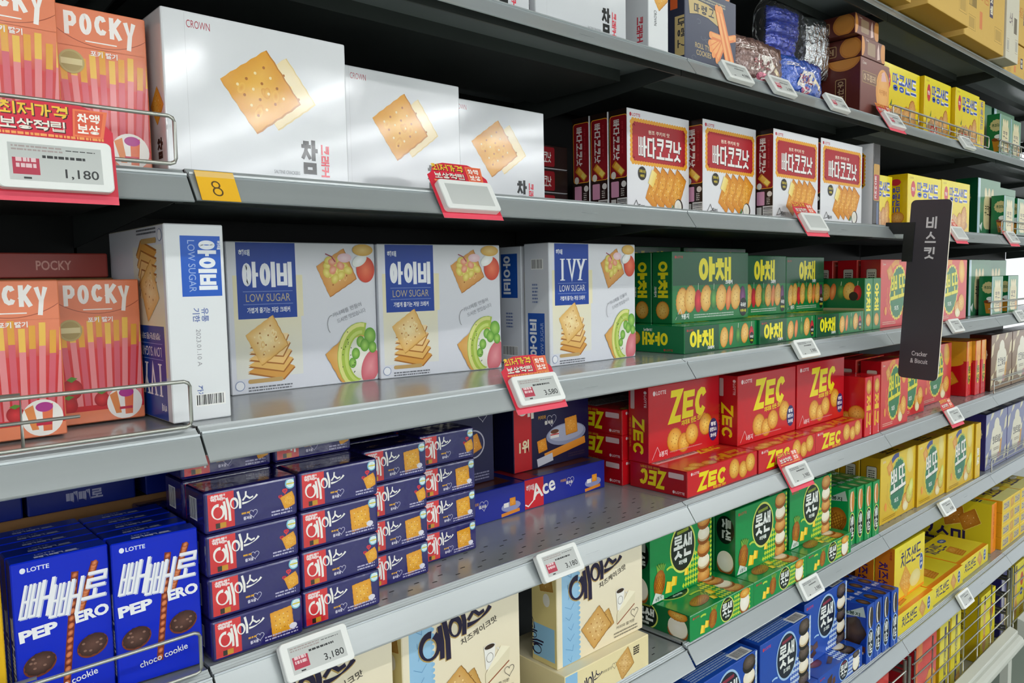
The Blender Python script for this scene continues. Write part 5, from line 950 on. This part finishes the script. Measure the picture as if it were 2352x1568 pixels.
# --- row 2 (above eye level)
g = 'orange stick boxes, upper shelf'
P('pocky', 2, .118, .875, 'upper orange box of pink sticks cut by the photo edge', 'cookie box', g, h=.166); P('pocky', 2, .209, .90, 'upper orange box of pink sticks beside the big white cracker box', 'cookie box', g)
P('pocky', 2, .118, .935, 'orange stick box directly behind the upper one at the photo edge', 'cookie box', g, h=.166); P('pocky', 2, .209, .93, 'orange stick box hidden behind the upper one beside white cracker boxes', 'cookie box', g)
g = 'white square cracker boxes'
P('crown', 2, .3035, .872, 'large white square cracker box nearest the camera, beside orange boxes', 'cracker box', g, w=.222, h=.172)
P('crown', 2, .548, .942, 'white square cracker box in the middle of three', 'cracker box', g, w=.216, h=.17); P('crown', 2, .770, 1.0, 'white square cracker box right of the other two, set farther back', 'cracker box', g, w=.234, h=.17)
g = 'butter biscuit boxes standing in a row'
P('butter', 2, 1.178, .952, 'white and red butter biscuit box, left most of the row', 'biscuit box', g, w=.201, h=.196)
P('butter', 2, 1.384, .922, 'white and red butter biscuit box, second of the row', 'biscuit box', g, w=.206, h=.196)
P('butter', 2, 1.60, .885, 'white and red butter biscuit box above the tilted price card', 'biscuit box', g, w=.208, h=.196); P('butter', 2, 1.812, .88, 'white and red butter biscuit box, last full front of the row', 'biscuit box', g, w=.225, h=.198)
P('butter', 2, 1.178, 1.0, 'butter biscuit box second deep, dark edge showing at left', 'biscuit box', g, w=.201, h=.196); P('butter', 2, 1.178, 1.048, 'butter biscuit box third deep, dark edge showing at left', 'biscuit box', g, w=.201, h=.196)
P('butter_n', 2, 2.062, .862, 'butter biscuit box turned sideways in glossy wrap, end of the row', 'biscuit box', g, w=.041, h=.208)
for i in range(3): P('butter_flat', 2, 1.03, 1.10, 'dark butter biscuit box lying flat behind, %s from below' % ORD[i], 'biscuit box', 'butter biscuit boxes lying flat', dz=i * .047, w=.14)
g = 'yellow peanut sandwich boxes'
P('peanut', 2, 2.118, .90, 'yellow peanut sandwich box showing behind the butter biscuits', 'sandwich box', g, w=.16, h=.142); P('peanut', 2, 2.315, .872, 'yellow peanut sandwich box behind the top of the sign', 'sandwich box', g, w=.255, h=.152); P('peanut', 2, 2.575, .872, 'yellow peanut sandwich box right of the sign', 'sandwich box', g, w=.25, h=.155)
g = 'green finger biscuit boxes'
P('green', 2, 2.97, .892, 'large dark green finger biscuit box right of sign, left one on upper shelf', 'biscuit box', g); P('green', 2, 3.22, .91, 'large pale green finger biscuit box at the right, upper shelf', 'biscuit box', g, h=.18)
P('green_s', 2, 3.09, .846, 'small green finger biscuit box behind the guard, left, upper shelf', 'biscuit box', g); P('green_s', 2, 3.26, .85, 'small green finger biscuit box behind the guard, right, upper shelf', 'biscuit box', g)
# --- row 1
P('crown', 1, .855, .866, 'white square cracker box at the top of the photo, left of gap', 'cracker box', 'white square cracker boxes', w=.216); P('crown', 1, .63, .87, 'white square cracker box mostly cut by the top edge', 'cracker box', 'white square cracker boxes')
P('crown_n', 1, 1.127, .862, 'white cracker box turned sideways beside the navy roll cookie box', 'cracker box', 'white square cracker boxes')
P('marengo', 1, 1.228, .857, 'navy roll cookie box with crossed orange rolls, lower of two', 'cookie box', 'navy roll cookie boxes', w=.172, h=.134); P('marengo', 1, 1.222, .87, 'navy roll cookie box stacked on another at the top edge', 'cookie box', 'navy roll cookie boxes', dz=.1345, h=.11)
A, bg = DS['foil_br']
def bag(k, s, x, y, w_, h_, d_, seed, label, dz=0, rz=0, grp='foil wafer bags'):
    A, bg = DS[k]; o = ob('wafer_bag', pillow('wafer_bag', w_, h_, d_, A, bg, FOIL, seed), None, (x, y, zT(s) + .004 + dz), (0, 0, math.radians(rz))); return tagp(o, label, 'bag', grp)
bag('foil_br', 1, 1.436, .865, .185, .095, .05, 3, 'crinkled brown foil wafer bag beside the navy cookie box'); bag('foil_bl', 1, 1.632, .868, .18, .09, .05, 5, 'crinkled blue foil wafer bag beside the brown one')
bag('foil_bl', 1, 1.46, .93, .16, .10, .05, 8, 'blue foil wafer bag lying behind the brown foil bag')
# clear bag of blue sachets hanging over the blue foil bag, with its silver back
M_CLEAR = noisy(mat('clear wrinkled plastic', '#ffffff', .08), 30, (1, 1, 1), 0, 0, .6); M_CLEAR.node_tree.nodes['Principled BSDF'].inputs['Transmission Weight'].default_value = .97; M_CLEAR.node_tree.nodes['Principled BSDF'].inputs['IOR'].default_value = 1.05
M_SILV = noisy(mat('crinkled silver foil', '#c8cacc', .2, 1), 70, (1, 1, 1), .15, 0, 1.0, 6)
e = tagp(ob('snack_bag', None, None, (1.692, .93, zT(1) + .098)), 'clear plastic bag of blue wrapped sachets standing on foil bags', 'bag')
ob('clear_film', pillow('clear_film', .17, .148, .08, None, '#ffffff', M_CLEAR, 11), e)
V = []; 
for i in range(4):
    me = pillow('sachet', .13, .034, .03, None, '#1236b8', FOIL, 20 + i); o = ob('sachet', me, e, (.02, .024, .012 + i * .03), (0, 0, rnd.uniform(-.06, .06)))
e = tagp(ob('silver_bag', pillow('silver_bag', .108, .15, .04, None, '#b8bcc0', FOIL, 31), None, (1.872, .958, zT(1) + .098), (0, 0, -.25)), 'crumpled silver foil bag standing behind the clear blue one', 'bag')
e.data.materials.clear(); e.data.materials.append(M_SILV)
g = 'brown round cookie boxes'
P('brown', 1, 1.99, .868, 'brown cookie box with large round cookie, standing under two flat ones', 'cookie box', g, w=.175, h=.142); P('brown', 1, 1.985, .97, 'brown cookie box standing behind the front one', 'cookie box', g, w=.175, h=.142)
P('brown_flat', 1, 1.995, .868, 'brown cookie box lying flat, lower of two', 'cookie box', g, dz=.143); P('brown_flat', 1, 1.965, .872, 'brown cookie box lying flat on top of the stack', 'cookie box', g, dz=.194, w=.138)
g = 'yellow peanut sandwich boxes'
P('peanut', 1, 2.16, .885, 'yellow peanut sandwich box beside the brown boxes, high shelf', 'sandwich box', g, w=.26, h=.165); P('peanut', 1, 2.425, .873, 'yellow peanut sandwich box, second behind the high wire guard', 'sandwich box', g, w=.21, h=.165)
P('peanut', 1, 2.64, .86, 'yellow peanut sandwich box, third behind the high wire guard', 'sandwich box', g, w=.212, h=.162); P('peanut_n', 1, 2.858, .86, 'yellow sandwich box turned sideways beside the green boxes', 'sandwich box', g)
g = 'green finger biscuit boxes'
P('green', 1, 2.98, .93, 'large green finger biscuit box on the high shelf, left', 'biscuit box', g); P('green', 1, 3.25, .93, 'large green finger biscuit box on the high shelf, right', 'biscuit box', g); P('green_s', 1, 3.05, .855, 'small green finger biscuit box on the high shelf, left', 'biscuit box', g); P('green_s', 1, 3.19, .86, 'small green finger biscuit box on the high shelf, right', 'biscuit box', g)
# --- row 0: shipping cases
g = 'cardboard shipping cases on the top shelf'
for i, x in enumerate((1.16, 1.49, 1.82)): P('case', 0, x, .80, 'tan shipping case on the top shelf, %s from left' % ORD[i], 'box', g)
P('case', 0, 2.155, .772, 'tan shipping case jutting out past the shelf edge', 'box', g, w=.30); P('case', 0, 2.51, .80, 'tan shipping case with dark printed square, right of the jutting one', 'box', g, w=.36); P('case_w', 0, 2.89, .80, 'pale grey shipping case with printed panels', 'box', g, w=.13)
P('case', 0, 3.10, .86, 'tan shipping case far right, lower', 'box', g, h=.12); P('case', 0, 3.12, .86, 'tan shipping case far right, stacked', 'box', g, dz=.125, h=.2)
# --- row 3 (just below eye level)
g = 'orange stick boxes, lower shelf'
P('pocky', 3, .114, .918, 'lower orange stick box cut by the photo edge', 'cookie box', g); P('pocky', 3, .208, .968, 'lower orange stick box beside the upright white box', 'cookie box', g)
P('tray', 3, .03, 1.06, 'brown cardboard tray behind the lower orange boxes', 'tray', h=.165, w=.265); 
o = P('pepero_flat', 3, .165, 1.08, 'orange stick box lying on the cardboard tray', 'cookie box', dz=.166, w=.13, h=.03); 
A = Art(); A.txt('POCKY', 34, 8, 26, 10, '#e8a898', .02); o.data = carton('strawberry_stick_box', .088, .026, .157, {'*': '#a84238'}, {'F': A}, CARTON); o.name = 'strawberry_stick_box'
g = 'blue and white cracker boxes'
P('ivy_side', 3, .3005, .8885, 'white cracker box turned sideways, blue label lettered down its edge', 'cracker box', g)
P('ivy', 3, .436, 1.052, 'blue and white cracker box right of the sideways one', 'cracker box', g, rz=-1); P('ivy', 3, .672, 1.042, 'blue and white cracker box in the middle, slightly angled', 'cracker box', g, rz=-7.5, w=.232)
P('ivy_en', 3, .962, .952, 'blue and white cracker box with English lettering', 'cracker box', g, h=.216, w=.237); P('ivy', 3, .962, 1.022, 'cracker box directly behind the one with English lettering', 'cracker box', g); P('ivy', 3, .962, 1.09, 'cracker box third deep behind the English lettered one', 'cracker box', g)
g = 'green vegetable cracker boxes'
for i, (x, y) in enumerate(((1.283, .897), (1.556, .890), (1.812, .886))): P('veg_flat', 3, x, y, 'green vegetable cracker box lying flat, %s of the lower layer' % ORD[i], 'cracker box', g, w=.272 if i < 1 else .262)
P('veg', 3, 1.338, .965, 'green vegetable cracker box standing on the flat ones, nearest', 'cracker box', g, dz=.0552, w=.295); P('veg', 3, 1.338, 1.019, 'green vegetable cracker box second deep behind the nearest', 'cracker box', g, dz=.0552, w=.285)
P('veg', 3, 1.637, .995, 'green vegetable cracker box partly hidden in the upper middle', 'cracker box', g, dz=.0552, w=.228, h=.145); P('veg', 3, 1.868, .995, 'green vegetable cracker box with glare, right of the upper layer', 'cracker box', g, dz=.0552, w=.205, h=.143)
P('veg_n', 3, 2.084, .888, 'green vegetable cracker box on end, left of the pair', 'cracker box', g); P('veg_n', 3, 2.136, .888, 'green vegetable cracker box on end, right of the pair', 'cracker box', g)
P('veg', 3, 1.33, 1.14, 'green vegetable cracker box at the back in the dark', 'cracker box', g, dz=.075); P('veg', 3, 1.63, 1.14, 'green vegetable cracker box at the back, right', 'cracker box', g, dz=.075)
g = 'red sandwich cracker boxes'
P('pp_red', 3, 2.20, .895, 'red sandwich cracker box behind the middle of the sign', 'cracker box', g, h=.19, w=.25); P('pp_red', 3, 2.53, .868, 'red sandwich cracker box right of the middle of the sign', 'cracker box', g, h=.19, w=.275)
P('pp_red', 3, 2.20, .96, 'red sandwich cracker box second deep with white label on its side', 'cracker box', g, h=.19); P('pp_red', 3, 2.20, 1.03, 'red sandwich cracker box third deep with white label on its side', 'cracker box', g, h=.19)
g = 'green finger biscuit boxes'
P('green', 3, 2.93, .90, 'large green finger biscuit box at eye level, left', 'biscuit box', g, w=.22); P('green', 3, 3.17, .92, 'large green finger biscuit box at eye level, right', 'biscuit box', g); P('green_s', 3, 3.0, .85, 'small green finger biscuit box at eye level, left', 'biscuit box', g); P('green_s', 3, 3.18, .85, 'small green finger biscuit box at eye level, right', 'biscuit box', g)
# --- row 4
g = 'blue chocolate stick boxes'
for c, (x, y, rz, nm) in enumerate(((.136, .881, -1, 'left'), (.225, .874, -4, 'right'))):
    for i in range(5): P('pepero', 4, x, y + i * .026, 'blue chocolate stick box, %s column, %s' % (nm, 'in front' if i == 0 else ORD[i] + ' deep'), 'cookie box', g, rz=rz if i == 0 else 0, h=.157)
for c in range(3):
    for i in range(2 if c < 2 else 1): P('pepero_flat', 4, (.06, .185, .318)[c], 1.055, 'dark blue stick box lying flat at the back, %s layer, %s' % (('lower', 'upper')[i], ('left', 'middle', 'right')[c]), 'cookie box', g, dz=.156 + i * .0285, w=.12 if c < 2 else .1, h=.028)
P('tray', 4, .05, 1.06, 'brown cardboard tray under the flat blue stick boxes', 'tray', h=.155, w=.36)
P('pep_yel', 4, .04, .885, 'yellow stick box at the left photo edge', 'cookie box', g)
g = 'navy cracker packs'
for c, (x, y, n, nm, var) in enumerate(((.318, .857, 4, 'first', (0, 1, 1, 1)), (.434, .862, 4, 'second', (1, 0, 1, 0)), (.552, .906, 4, 'third', (1, 1, 0, 1)), (.666, .934, 4, 'fourth', (1, 1, 1, 0)))):
    for i in range(n):
        P('acep%d' % (1 - var[i] if c else var[i]), 4, x + rnd.uniform(-.001, .001), y, 'navy cracker pack in the %s stack, %s' % (nm, ('bottom', 'second from bottom', 'second from top', 'top')[i]), 'cracker pack', g, dz=i * .0494, w=.112 if c < 2 else .106)
for c, x in enumerate((.318, .434)):
    for i in range(2): P('acep1', 4, x, .925 + i * .065, 'navy cracker pack lying high behind the %s stack, %s' % (('first', 'second')[c], ('front', 'back')[i]), 'cracker pack', g, dz=.198); 
    for i in range(4): P('acep1', 4, x, .925, 'navy cracker pack second deep behind the %s stack, %s' % (('first', 'second')[c], ('bottom', 'second from bottom', 'second from top', 'upper')[i]), 'cracker pack', g, dz=i * .0494)
P('acep0', 4, .30, 1.0, 'navy and red cracker pack in the dark gap', 'cracker pack', g, dz=.10, w=.06)
for c, x in enumerate((.552, .666)):
    for i in range(4): P('acep1', 4, x, .972 + .028 * c, 'navy cracker pack second deep behind the %s stack, %s' % (('third', 'fourth')[c], ('bottom', 'second from bottom', 'second from top', 'upper')[i]), 'cracker pack', g, dz=i * .0494, w=.106)
g = 'large navy cracker boxes'
P('ace_flat', 4, .742, 1.022, 'navy cracker box lying flat, left of two', 'cracker box', g, w=.22); P('ace_flat', 4, .965, 1.027, 'navy cracker box lying flat with English lettering, right of two', 'cracker box', g)
P('ace_big2', 4, .735, 1.07, 'large navy cracker box standing behind the packs', 'cracker box', g, dz=.0575, h=.175, w=.195); P('ace_big', 4, .982, 1.072, 'large navy and red cracker box standing below the 3,580 tag', 'cracker box', g, dz=.0575, w=.212, h=.166)
g = 'red round cracker boxes'
for i, (x, y) in enumerate(((1.236, .858), (1.495, .856), (1.753, .857))): P('zec_flat', 4, x, y, 'red round cracker box lying flat, %s of the lower layer' % ORD[i], 'cracker box', g)
P('zec', 4, 1.236, .949, 'red round cracker box standing, nearest of three', 'cracker box', g, dz=.0525, w=.252); P('zec', 4, 1.497, .908, 'red round cracker box standing in the middle of three', 'cracker box', g, dz=.0525); P('zec', 4, 1.756, .905, 'red round cracker box standing, farthest of three', 'cracker box', g, dz=.0525, w=.25, h=.157)
for i in range(3): P('zec_flat', 4, 1.222, 1.006, 'red round cracker box lying at the back, %s' % ('bottom', 'middle', 'top')[i], 'cracker box', g, dz=i * .0522)
P('zec_n', 4, 2.022, .856, 'red round cracker box on end, left of the pair', 'cracker box', g); P('zec_n', 4, 2.067, .854, 'red round cracker box on end, right of the pair', 'cracker box', g)
g = 'red sandwich cracker boxes'
P('pp_red', 4, 2.135, .862, 'red sandwich cracker box under the foot of the sign', 'cracker box', g, w=.185); P('pp_red', 4, 2.33, .892, 'red sandwich cracker box half hidden behind the one under the sign', 'cracker box', g, w=.2)
P('pp_red', 4, 2.135, .93, 'red sandwich cracker box second deep with label, lower shelf', 'cracker box', g, w=.185); P('pp_red', 4, 2.135, .99, 'red sandwich cracker box third deep with label, lower shelf', 'cracker box', g, w=.185)
P('pp_red', 4, 2.60, .925, 'red sandwich cracker box left of the sideways yellow topped ones', 'cracker box', g, w=.26)
for i, (x, y) in enumerate(((2.91, .893), (2.963, .882), (3.016, .88))): P('pp_red_n', 4, x, y, 'red and yellow cracker box turned sideways, %s of three' % ORD[i], 'cracker box', g)
for i in range(3): P('heim_br', 4, 3.085 + i * .245, .87, 'brown and cream wafer box, %s from left' % ORD[i], 'wafer box', 'brown and cream wafer boxes')
# --- row 5
g = 'cream cheese cracker boxes'
P('acec_flat', 5, .877, .845, 'cream cheese cracker box lying flat at the rail', 'cracker box', g); P('acec', 5, .884, .868, 'cream and blue cheese cracker box standing on the flat one', 'cracker box', g, dz=.0585, w=.225, h=.19)
P('acec_flat', 5, .585, .845, 'cream cheese cracker box lying flat, mostly below the photo', 'cracker box', g); P('acec', 5, .582, .872, 'cream and blue cheese cracker box in the middle', 'cracker box', g, dz=.0585, h=.19, w=.222); P('acec', 5, .345, .872, 'cream and blue cheese cracker box cut by the bottom edge', 'cracker box', g, dz=.0585, h=.19, w=.222); P('acec_flat', 5, .345, .845, 'cream cheese cracker box lying flat, left, under the standing one', 'cracker box', g)
g = 'green pineapple sandwich biscuit boxes'
for i, x in enumerate((1.222, 1.4555, 1.689)): P('lotg_flat', 5, x, .842, 'green pineapple biscuit box lying flat, %s from left' % ORD[i], 'biscuit box', g, w=.232)
P('lotg', 5, 1.207, .925, 'green pineapple biscuit box standing, nearest of three', 'biscuit box', g, dz=.0522, w=.216); P('lotg', 5, 1.458, .888, 'green pineapple biscuit box standing in the middle', 'biscuit box', g, dz=.0522, h=.147); P('lotg', 5, 1.69, .886, 'green pineapple biscuit box standing, farthest of three', 'biscuit box', g, dz=.0522, w=.212, h=.147)
P('lotg', 5, 1.207, .98, 'green pineapple biscuit box second deep behind the nearest', 'biscuit box', g, dz=.0522, w=.216); P('lotg', 5, 1.458, .942, 'green pineapple biscuit box second deep behind the middle one', 'biscuit box', g, dz=.0522)
for i in range(4): P('lotg_n', 5, 1.95 + i * .0405, (.862, .858, .854, .851)[i], 'green pineapple biscuit box on end, %s of four' % ORD[i], 'biscuit box', g, w=.039)
g = 'yellow sandwich cracker boxes'
for c, (x, w_) in enumerate(((2.176, .249), (2.427, .226), (2.656, .243))):
    for i in range(3): P('pp_yel', 5, x, (.875, .868, .862)[c] + i * .059, 'yellow sandwich cracker box, %s from left, %s' % (ORD[c], ('in front', 'second deep', 'third deep')[i]), 'cracker box', g, w=w_, h=.19)
P('pp_yel_n', 5, 2.902, .856, 'yellow sandwich cracker box turned sideways beside the wafer boxes', 'cracker box', g)
for i in range(3): P('heim_bl', 5, 3.035 + i * .245, .865, 'blue and cream wafer box, %s from left' % ORD[i], 'wafer box', 'blue and cream wafer boxes')
# --- row 6
g = 'blue sandwich biscuit boxes'
for i, x in enumerate((1.19, 1.426, 1.66)): P('lotb_flat', 6, x, .797, 'blue chocolate biscuit box lying flat, %s from left' % ORD[i], 'biscuit box', g, w=.232)
for c, (x, y) in enumerate(((1.19, .808), (1.426, .810), (1.68, .842))):
    for i in range(3 if c < 2 else 1): P('lotb', 6, x, y + i * .054, 'blue chocolate biscuit box standing, %s from left, %s' % (ORD[c], ('in front', 'second deep', 'third deep')[i]), 'biscuit box', g, dz=.0522, w=.22, h=.153)
for i in range(4): P('lotb_n', 6, 1.903 + i * .045, (.787, .787, .785, .781)[i] + .004, 'blue chocolate biscuit box on end, %s of four' % ORD[i], 'biscuit box', g, w=.042, h=.15)
g = 'yellow cheese sandwich boxes'
for i, x in enumerate((2.105, 2.372, 2.639)): P('cheese_flat', 6, x, (.797, .803, .81)[i], 'yellow cheese sandwich box lying flat, %s from left' % ORD[i], 'sandwich box', g)
P('cheese', 6, 2.175, .832, 'yellow cheese sandwich box standing on the flat ones, front', 'sandwich box', g, dz=.0575, w=.216); P('cheese', 6, 2.175, .888, 'yellow cheese sandwich box second deep, behind the front one', 'sandwich box', g, dz=.0575, w=.24); P('cheese', 6, 2.19, .944, 'yellow cheese sandwich box third deep, behind the front one', 'sandwich box', g, dz=.0575, w=.3)
g = 'yellow sesame cracker boxes'
P('gosomi_n', 6, 2.975, .822, 'yellow and orange sesame cracker box turned sideways', 'cracker box', g)
for c, x in enumerate((3.04, 3.255)):
    for i in range(4): P('gosomi', 6, x, .808, 'yellow sesame cracker box lying flat, %s stack, %s' % (('left', 'right')[c], ('bottom', 'second from bottom', 'second from top', 'top')[i]), 'cracker box', g, dz=i * .0435)
# --- base basket
def PB(k, x, y, label, cat): o = P(k, 6, x, y, label, cat); o.location.z = .1205; return o
PB('red_low', 2.255, .80, 'red cracker box with glare inside the wire basket', 'cracker box').scale = (.92, 1, 1.48); PB('red_low', 1.93, .81, 'dark red cracker box in the basket, partly hidden', 'cracker box').scale = (.95, 1, 1.45)
PB('yel_low', 2.44, .80, 'yellow and orange cracker box on end in the basket, left', 'cracker box').scale = (1.2, 1, 1.06); PB('yel_low', 2.535, .80, 'yellow and orange cracker box on end in the basket, right', 'cracker box').scale = (1.2, 1, 1.1)
PB('yel_low2', 2.64, .90, 'darker yellow biscuit box behind in the wire basket', 'biscuit box').scale.z = 1.15
PB('yel_low2', 2.81, .80, 'bright yellow biscuit box upright in the wire basket', 'biscuit box').scale.z = 1.02; PB('blue_low', 3.06, .81, 'navy wafer box just past the right end of the basket', 'wafer box').scale.z = 1.1; PB('yel_low2', 3.2, .81, 'yellow biscuit box in the far basket at the photo edge', 'biscuit box')
